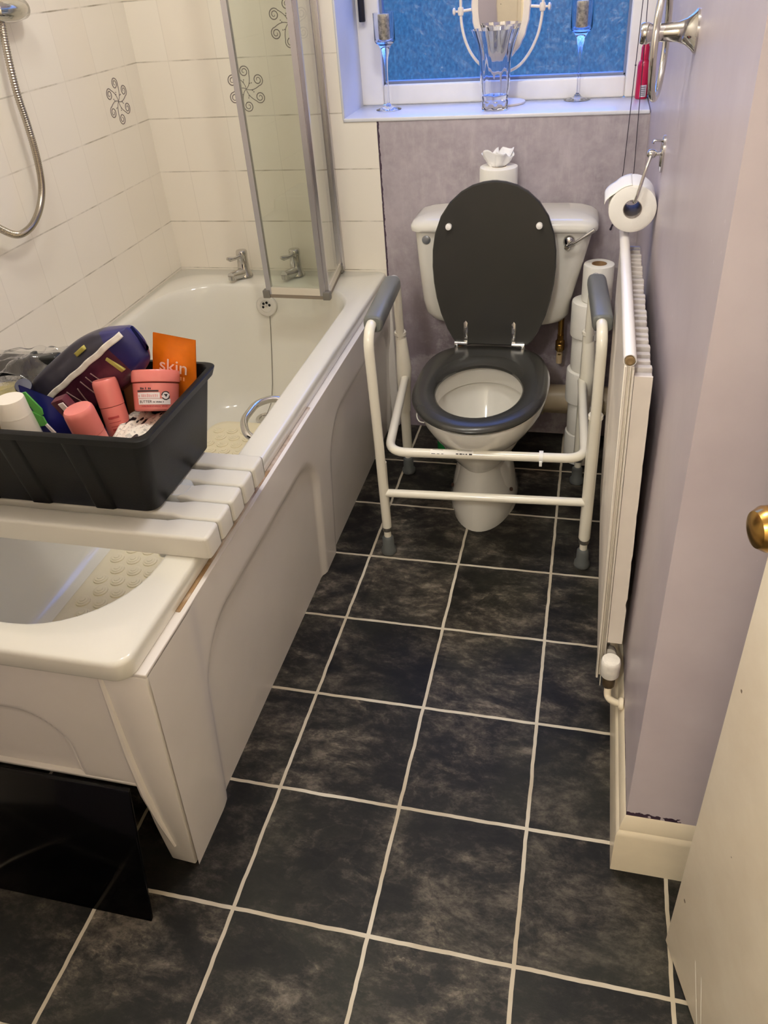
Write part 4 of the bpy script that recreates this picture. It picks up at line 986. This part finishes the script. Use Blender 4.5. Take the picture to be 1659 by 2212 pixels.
tops = [(.566, .588, .0425, .645, 'toilet roll on top of the stack, cardboard core showing'),
        (.553, .588, .0545, .5375, 'toilet roll second from the top of the stack by the radiator'),
        (.556, .590, .0505, .430, 'toilet roll third from the top of the stack'),
        (.550, .587, .0535, .3225, 'toilet roll fourth from the top, jutting left in the stack'),
        (.560, .588, .0525, .215, 'toilet roll second from the floor in the stack'),
        (.556, .588, .0525, .1075, 'toilet roll at the foot of the stack on the floor')]
for x, y, r, zt, lab in tops:
    make_roll((x, y, zt-.1070), r, .1065, lab, G)
CRL = make_roll((.273, .672, .7765), .0530, .112, 'toilet roll with tissue sprouting from its core on the cistern lid')
m = MB()
def tis(k):
    a0 = k*2*pi/4+.9
    def fn(u, v):
        a = a0+(u-.5)*(2.3-.5*v); r = .010+.030*v**.8+.005*v*sin(u*9+k*2); z = .878+v*(.046+.010*sin(k*2.7+u*4))+.004*sin(u*11+k)*v
        return (.268+r*cos(a)*1.05, .672+r*sin(a)*.75, z+.007*v*mnoise.noise(Vector((u*5, v*4, k*3.1))))
    return fn
for k in range(4): m.grid(tis(k), 14, 10)
part('tissue_tuft', m, M('white_tissue', (244, 242, 240), .95), CRL, solid=.0008, ang=30)

# ================================================================== SAFETY FRAME
SF = thing('toilet_safety_frame', 'white tubular safety frame with grey armrests around the toilet', 'safety frame', (.30, .24, 0))
FL_, FR_, BL_, BR_ = (.049, .026), (.579, .046), (.020, .436), (.551, .446)
ZT = .676
for nm, a, b_, zt in (('left', FL_, BL_, .672), ('right', FR_, BR_, .682)):
    pth = fillet([(a[0], a[1], .085), (a[0], a[1]-.012, .40), (a[0]-.002, a[1]-.022, zt), (b_[0]+.004, b_[1]-.030, zt-.004), (b_[0], b_[1], .40), (b_[0], b_[1], .085)], .055, 8)
    m = MB(); m.tube(pth, .0125, 16); part('side_tube', m, frame_white, SF, ang=60)
    # padded armrest
    y0, y1 = a[1]+.028, b_[1]-.085
    xa = a[0]-.002; xb = b_[0]+.008; m = MB()
    ring = []
    for k, (yy, sc) in enumerate(((y0, .82), (y0+.005, .97), (y0+.012, 1), ((y0+y1)/2, 1), (y1-.014, 1), (y1-.005, .95), (y1, .80))):
        tt = (yy-y0)/(y1-y0); cx = xa+(xb-xa)*tt
        ring.append([Vector((cx+.0235*sc*(abs(cos(q))**.6)*(1 if cos(q) > 0 else -1), yy, zt-.002-.004*tt+.021*sc*(abs(sin(q))**.7)*(1 if sin(q) > 0 else -1))) for q in [2*pi*j/32 for j in range(32)]])
    m.rings(ring); part('armrest', m, pad_grey, SF, 'grey moulded armrest', ang=55)
m = MB(); m.tube(fillet([(BL_[0]+.010, BL_[1]-.012, .352), (FL_[0]+.020, FL_[1]+.002, .333), (FR_[0]-.016, FR_[1]+.000, .339), (BR_[0]-.008, BR_[1]-.012, .357)], .05, 9), .0120, 16)
UB = part('seat_rail', m, frame_white, SF, ang=60)
m = MB()
for k in range(10):
    pass
xl, yl, zl = .235, FL_[1]+.0087, .3357
def lab_pt(u, v): 
    x = xl-.055+u*.11; a = radians(20+v*60); yy = FL_[1]+.002+(x-FL_[0])/(FR_[0]-FL_[0])*(FR_[1]-FL_[1]-.002)
    return Vector((x, yy-.0124*cos(a), .3335+(x-FL_[0])*.0113+.0124*sin(a)))
m.grid(lab_pt, 12, 5); LBL = part('rating_label', m, M('white_sticker', (246, 242, 232), .3), UB)
m = MB()
for (u0, u1, v0, v1) in ((.03, .12, .06, .16), (.16, .22, .06, .16), (.26, .31, .06, .16), (.60, .66, .10, .3), (.68, .74, .08, .32), (.75, .80, .12, .26), (.82, .86, .08, .3), (.90, .97, .05, .34), (.05, .3, .9, .97), (.62, .95, .86, .93)):
    m.add([lab_pt(u, v)+Vector((0, -.0003, .0003)) for u, v in ((u0, v0), (u1, v0), (u1, v1), (u0, v1))], [(0, 1, 2, 3)])
part('label_print', m, ink, LBL)
m = MB(); m.tube([(.452, .0435, .3385), (.462, .0438, .3387)], .0150, 16); m.box(.4535, .4605, .026, .034, .320, .334, .001); part('rail_clip', m, M('white_clip_plastic', (242, 240, 234), .4), UB)
m = MB(); m.tube([(FL_[0]+.004, FL_[1]-.004, .206), (FR_[0]-.004, FR_[1]-.004, .211)], .0112, 16); part('lower_crossbar', m, frame_white, SF)
for nm, p, zs in (('a', FL_, .0), ('b', FR_, .462), ('c', BL_, .485), ('d', BR_, .50)):
    m = MB(); m.tube([(p[0], p[1], .095), (p[0], p[1]-(.0 if zs == 0 else .004), max(zs, .30))], .0128 if zs == 0 else .0152, 16)
    if zs: m.lathe([(.0152, 0), (.0178, .003), (.0178, .012), (.0152, .015)], (p[0], p[1]-.004, zs-.008), (0, 0, 1), 18)
    LG = part('leg', m, frame_white, SF)
    m = MB(); m.tube([(p[0], p[1], .045), (p[0], p[1], .10)], .0102, 14); part('inner_tube', m, frame_white, LG)
    m = MB(); m.lathe([(.0132, 0), (.0136, .002), (.0136, .010), (.0132, .012)], (p[0], p[1], .078), (0, 0, 1), 16); part('clip_ring', m, M('steel_clip', (150, 148, 142), .35, .9), LG)
    m = MB(); m.lathe([(.0205, 0), (.0215, .003), (.0210, .012), (.0165, .020), (.0160, .050), (.0125, .056), (.0105, .057)], (p[0], p[1], .0008), (0, 0, 1), 24); part('rubber_foot', m, rubber, LG)
for p, q in ((BL_, .36), (BR_, .365)):
    m = MB(); m.tube([(p[0]+.002, p[1]-.004, q-.13), (p[0]+.004, p[1]-.010, q-.03), (p[0]+.008, p[1]-.016, q+.02), (p[0]+.002, p[1]-.004, q+.11)], [.016, .021, .023, .016], 14); part('rail_bracket', m, frame_white, SF)
m = MB(); m.box(-.093, -.066, .690, .733, .02, .50, .004); m.box(-.075, -.040, .700, .733, .18, .22, .006); tag(m.build('trim_2', panel_white), 'x', 'x'); bpy.data.objects['trim_2']['kind'] = 'structure'
for k_ in ('label', 'category'): del bpy.data.objects['trim_2'][k_]

# ================================================================== RADIATOR
RD = thing('radiator', 'old white convector radiator on the right wall', 'radiator', (.63, -.14, .14))
def shear(p): return Vector((p[0]+.0125*(.85-p[2])/.71, p[1], p[2]))
RY0, RY1 = -.470, .205
m = MB()
m.grid(lambda u, v: shear((.6005+.0013*abs(sin(u*pi*56)) if .02 < v < .985 else .6018, RY0+.006+u*(RY1-RY0-.006), .145+v*.70)), 336, 6)
part('ribbed_front', m, rad_white, RD, ang=25)
m = MB(); m.box(.6022, .6085, RY0+.002, RY1, .142, .842, .001, 1, None, shear); part('front_panel', m, rad_cream, RD)
m = MB()
m.box(.5995, .6045, RY0-.004, RY0+.010, .137, .842, .0012, 1, None, shear); m.box(.6085, .6105, RY0-.002, RY0+.012, .137, .840, .0008, 1, None, shear); m.box(.6125, .6155, RY0-.003, RY0+.012, .150, .835, .0008, 1, None, shear)
m.box(.6035, .6155, RY0+.004, RY0+.014, .139, .838, .001, 1, None, shear); m.box(.6088, .6102, RY0-.006, RY0+.002, .118, .142, 0, 1, None, shear)
part('edge_channel', m, rad_cream, RD)
m = MB()
m.lathe([(.0090, .004), (.0092, .0), (.0102, .0), (.0104, .002), (.0104, .668), (.0098, .672), (0, .6721)], shear((.6075, RY0, .850)), (0, 1, 0), 28); part('top_roll', m, M('white_roll_enamel', (242, 236, 228), .22), RD)
m = MB(); m.lathe([(.0076, -.003), (.0076, .0015), (.0050, .0025), (.0025, .0015), (0, .0012)], shear((.6075, RY0, .8498)), (0, -1, 0), 22); part('roll_plug', m, M('tan_plug', (132, 108, 72), .7), RD)
m = MB(); nf = 25
for k in range(nf):
    y0 = RY0+.006+k*(RY1-RY0-.012)/nf
    def ff(p, k=k): 
        return shear((p.x, p.y+.0010*sin(p.x*300+k), p.z-.0035*(p.y-(RY0+.006+k*(RY1-RY0-.012)/25))/.0195*(1 if p.z > .7 else 0)))
    m.box(.6165, .6445+.001*sin(k*2.1), y0, y0+.0195, .60, .8225+.0012*sin(k*1.7), .0022, 2, None, ff)
part('convector_fins', m, fin_grey, RD)
rnd = random.Random(4); edge = []
for i in range(40):
    z = .236+.586*i/39; edge.append((.6446+(.0004 if i % 7 else -.0016)*rnd.random()*(1.6 if .3 < z < .5 else .6), z))
pl_ = [shear((.6165, RY0+.002, .236)), ]+[shear((x, RY0+.002, z)) for x, z in edge]+[shear((.6165, RY0+.002, .822))]
m = MB(); m.prism(pl_, (0, .004, 0)); m.box(.6165, .644, RY0+.006, RY1, .236, .60, .002, 1, None, shear); part('end_plate', m, rad_white, RD)
m = MB(); m.box(.648, .6642, -.12, -.05, .22, .72, .002); m.box(.645, .6645, -.125, -.045, .70, .712, .001)
part('wall_bracket', m, M('dull_bracket_metal', (120, 110, 102), .5, .4), RD)
m = MB(); m.box(.648, .6642, .10, .16, .22, .72, .002); part('wall_bracket', m, M('dull_bracket_metal', (120, 110, 102), .5, .4), RD)
RV = MB(); RV.lathe([(.0170, 0), (.0185, .003), (.0190, .034), (.0180, .040), (.0165, .042), (0, .0425)], (.636, -.502, .183), (0, 0, 1), 28)
part('valve_cap', RV, M('chipped_valve_cap', (240, 234, 222), .35, var=.12, vscale=60), RD)
m = MB(); m.lathe([(.0105, 0), (.0125, .004), (.0125, .020), (.0095, .024), (.0095, .034)], (.636, -.502, .150), (0, 0, 1), 12)
m.tube([(.636, -.502, .172), (.634, -.455, .178), (.632, -.43, .18)], [.011, .0125, .0125], 14); part('valve_body', m, M('tarnished_valve', (96, 82, 64), .4, .7), RD)
m = MB(); m.tube(fillet([(.636, -.502, .160), (.636, -.515, .128), (.652, -.535, .140), (.6630, -.545, .149)], .018, 6), .0072, 14); m.lathe([(.0125, 0), (.0125, .006), (.009, .009)], (.6645, -.545, .150), (-1, 0, 0), 14); part('supply_pipe', m, base_cream, RD)
m = MB(); m.lathe([(.013, 0), (.016, .004), (.016, .022), (.012, .026), (0, .026)], (.634, -.440, .185), (0, -1, .3), 18); part('union_nut', m, rad_cream, RD)

# ================================================================== RIGHT WALL FITTINGS
TR = thing('towel_ring', 'chrome towel ring on the right wall near the window', 'towel ring', (XR, -.2, 1.27))
m = MB(); m.lathe([(.0300, 0), (.0300, .003), (.0250, .007), (.0180, .016), (.0140, .028), (.0125, .045), (.0125, .066), (.0135, .068), (.0150, .071), (.0150, .079), (.0135, .082), (0, .0825)], (XR, -.200, 1.270), (-1, 0, 0), 32); part('ring_post', m, chrome, TR)
m = MB(); th_ = radians(9.5); rc = Vector((.6165, -.190, 1.257)); ua_ = Vector((sin(th_), cos(th_), 0))
m.tube([rc+ua_*.079*cos(a)+Vector((0, 0, 1))*.079*sin(a) for a in [2*pi*k/56 for k in range(56)]], .0055, 14, closed=True); part('ring', m, chrome, TR)
TH = thing('toilet_roll_holder', 'chrome wire toilet roll holder hooked on the right wall', 'roll holder', (XR, .138, 1.026))
m = MB()
m.rings([[Vector((XR-d, .138+.020*s_*cos(a), 1.024+.036*s_*sin(a))) for a in [2*pi*k/32 for k in range(32)]] for d, s_ in ((0, 1), (.004, 1), (.007, .8), (.0075, .4))]); m.tube([(XR-.006, .133, 1.050), (XR-.022, .130, 1.052), (XR-.024, .130, 1.046)], .0025, 8); part('wall_plate', m, chrome, TH)
m = MB(); m.lathe([(.004, 0), (.004, .014), (.008, .018), (.0095, .024), (.008, .030), (.004, .033), (0, .0335)], (XR, .132, 1.026), (-1, 0, 0), 20); part('knob', m, chrome, TH)
m = MB(); m.tube(fillet([(XR-.026, .120, 1.024), (XR-.033, .112, 1.000), (.622, .108, .948), (.618, .112, .935), (.618, .20, .935), (.618, .232, .935)], .010, 5), .0034, 10); part('hook_arm', m, chrome, TH)
HR = thing('toilet_roll', 'toilet roll hanging from the chrome hook above the radiator', 'toilet roll', (.616, .17, .87))
m = MB(); m.lathe([(.0195, .001), (.045, 0), (.0485, .002), (.0490, .005), (.0490, .095), (.0485, .098), (.045, .1), (.0205, .099)], (.6165, .122, .9185), (0, 1, 0), 44)
m.f = [q for q in m.f if len(q) == 4]; m.mi = m.mi[:len(m.f)]
part('paper', m, paper, HR, recalc=False)
m = MB(); m.lathe([(.0195, .0005), (.0195, .0995), (.0182, .0995), (.0182, .0005), (.0195, .0005)], (.6165, .122, .9185), (0, 1, 0), 30); m.f = [q for q in m.f if len(q) == 4]; m.mi = m.mi[:len(m.f)]; part('core', m, M('grey_card_core', (150, 140, 130), .8), HR)
m = MB(); m.grid(lambda u, v: (.6165+(.0492+.010*sst(u, .5, 1))*cos(radians(95+u*75)), .123+v*.098, .9185+(.0492+.010*sst(u, .5, 1))*sin(radians(95+u*75))), 14, 6); part('loose_sheet', m, paper, HR, solid=.0008)
# blind cords
for pts, lab in (([(.618, .705, 2.05), (.618, .705, 1.262), (.6105, .700, .863), (.603, .703, .79), (.5945, .705, .712)], 'dark blind cord ending in a knotted tassel left of the hanging roll'),
                 ([(.629, .705, 2.05), (.6295, .705, 1.262), (.6385, .705, .863), (.6395, .705, .78)], 'dark blind cord nearer the wall, disappearing behind the hanging roll')):
    m = MB(); m.tube(pts, .0010, 6)
    if 'tassel' in lab:
        m.lathe([(.0012, -.016), (.0034, -.014), (.0022, -.004), (.0030, 0), (.001, .003)], (.5945, .705, .716), (.3, 0, 1), 8); m.lathe([(.0005, -.003), (.0026, 0), (.0005, .003)], (.6155, .704, 1.12), (0, 0, 1), 8)
    tag(m.build('blind_cord', cord_m), lab, 'blind cord', 'blind cords hanging at the window')

# ================================================================== WINDOW SILL
ZS = 1.0107
def candle(o, lab):
    t = thing('candle_holder', lab, 'candle holder', o, 'tall stemmed glass candle holders'); o = Vector(o)
    m = MB(); m.lathe([(.0375, 0), (.0380, .0015), (.030, .004), (.012, .009), (.0042, .018), (.0034, .05), (.0038, .10), (.0070, .135), (.0125, .158), (.0180, .168), (.0230, .1735)], o, (0, 0, 1), 32)
    part('stem', m, clear_glass, t)
    m = MB(); m.lathe([(.0100, .172), (.0255, .1735), (.0295, .180), (.0300, .186), (.0300, .250), (.0285, .250), (.0285, .187), (.024, .179), (.0, .177)], o, (0, 0, 1), 36); part('cup', m, clear_glass, t)
    m = MB(); m.lathe([(.0165, .182), (.0165, .244), (.0155, .246), (0, .246)], o, (0, 0, 1), 28); part('wax_insert', m, gold, t)
    return t
C1 = candle((-.078, .862, ZS), 'stemmed glass candle holder at the left end of the window sill')
dup(C1, (.469, .925, ZS), 'stemmed glass candle holder right of the oval mirror')
# crystal vase
VA = thing('vase', 'cut crystal vase in front of the mirror on the window sill', 'vase', (.245, .802, ZS))
def flute(a, i): return 1+.035*cos(a*9)*(1 if 1 < i < 9 else .3)+(.03*cos(a*12) if i in (8, 9) else 0)
prof = [(.034, 0), (.0365, .003), (.0365, .022), (.0345, .026), (.036, .035), (.040, .06), (.0415, .10), (.0440, .135), (.0510, .165), (.0640, .200), (.0610, .200), (.0480, .165), (.0410, .135), (.0385, .10), (.037, .06), (.033, .038), (0, .034)]
m = MB(); m.lathe(prof, (.245, .802, ZS), (0, 0, 1), 72, mod=flute); part('vase_body', m, clear_glass, VA, ang=25)
# vanity mirror
VM = thing('vanity_mirror', 'oval swivel vanity mirror on a cream stand on the sill', 'mirror', (.257, .890, ZS))
mc = Vector((.2495, .893, 1.262))
def oval(rx, rz, y, n=64, wob=0.0): return [mc+Vector((rx*(1+wob*cos(22*a))*cos(a), y, rz*(1+wob*cos(22*a))*sin(a))) for a in [2*pi*k/n for k in range(n)]]
m = MB(); m.rings([oval(.0625, .118, -.008, 88), oval(.069, .125, -.011, 88, .004), oval(.079, .137, -.009, 88, .008), oval(.082, .140, -.003, 88, .008), oval(.080, .138, .007, 88), oval(.0, .0, .009, 88)], False, False); part('mirror_frame', m, mirror_frame_m, VM)
m = MB(); m.rings([oval(.0640, .120, -.0075, 64), oval(.001, .001, -.0074, 64)], False, False); part('mirror_glass', m, mirror_m, VM)
m = MB(); yk = catmull([(.138, .893, 1.290), (.1375, .893, 1.245), (.141, .893, 1.21), (.152, .893, 1.172), (.172, .893, 1.137), (.205, .893, 1.106), (.25, .893, 1.092), (.297, .893, 1.106), (.328, .893, 1.137), (.350, .893, 1.178), (.3595, .893, 1.215), (.363, .893, 1.25), (.364, .893, 1.292)], 6)
m.tube(yk, .0042, 10)
for x, s_ in ((.1375, 1), (.3625, -1)):
    m.lathe([(.007, -.010), (.0085, -.006), (.0085, .006), (.007, .010)], (x, .893, 1.250), (0, 0, 1), 14); m.tube([(x, .893, 1.25), (x+s_*.032, .893, 1.253)], .004, 8); m.lathe([(.003, 0), (.003, .008), (.009, .010), (.0095, .014), (.006, .017), (0, .0175)], (x-s_*.006, .893, 1.25), (-s_, 0, 0), 16); m.lathe([(.004, 0), (.007, .006), (.003, .012), (.006, .02), (0, .03)], (x, .893, 1.285), (0, 0, 1), 12)
m.tube([(.252, .893, 1.095), (.254, .893, 1.06), (.256, .892, 1.02)], [.010, .0065, .009], 12); part('stand', m, mirror_frame_m, VM)
m = MB(); m.lathe([(.062, 0), (.064, .002), (.064, .006), (.055, .009), (.02, .012), (.010, .016)], (.258, .902, ZS), (0, 0, 1), 40); part('base', m, mirror_frame_m, VM)
# spray bottle
SP = thing('spray_bottle', 'magenta red spray bottle in the right corner of the window sill', 'bottle', (.646, .912, ZS))
m = MB(); m.lathe([(.0150, 0), (.0168, .002), (.0168, .083), (.0150, .092), (.0105, .098)], (.6455, .912, ZS), (0, 0, 1), 28); part('bottle_body', m, red_pl, SP)
m = MB(); m.lathe([(.0108, .098), (.0108, .128), (.0085, .133), (.0085, .158), (.006, .160), (0, .160)], (.6455, .912, ZS), (0, 0, 1), 22); part('spray_cap', m, red_pl, SP)
m = MB(); fs = cylfn((.6455, .912, ZS), (0, 0, 1), .0170, CAMP-Vector((.6455, .912, 1.05)))
m.add([fs((-.004+.018*j/8, .006+.03*q, .0002)) for q in (0, 1) for j in range(9)], [(j, j+1, j+10, j+9) for j in range(8)]); LBS = part('bottle_label', m, M('grey_white_label', (206, 200, 204), .5), SP)
m = MB()
for i in range(5): m.add([fs((-.002+.013*j/4, .010+i*.005+.0018*q, .0005)) for q in (0, 1) for j in range(5)], [(j, j+1, j+6, j+5) for j in range(4)])
part('label_print', m, ink, LBS)

for o in bpy.data.objects:
    if '_o' in o: del o['_o']
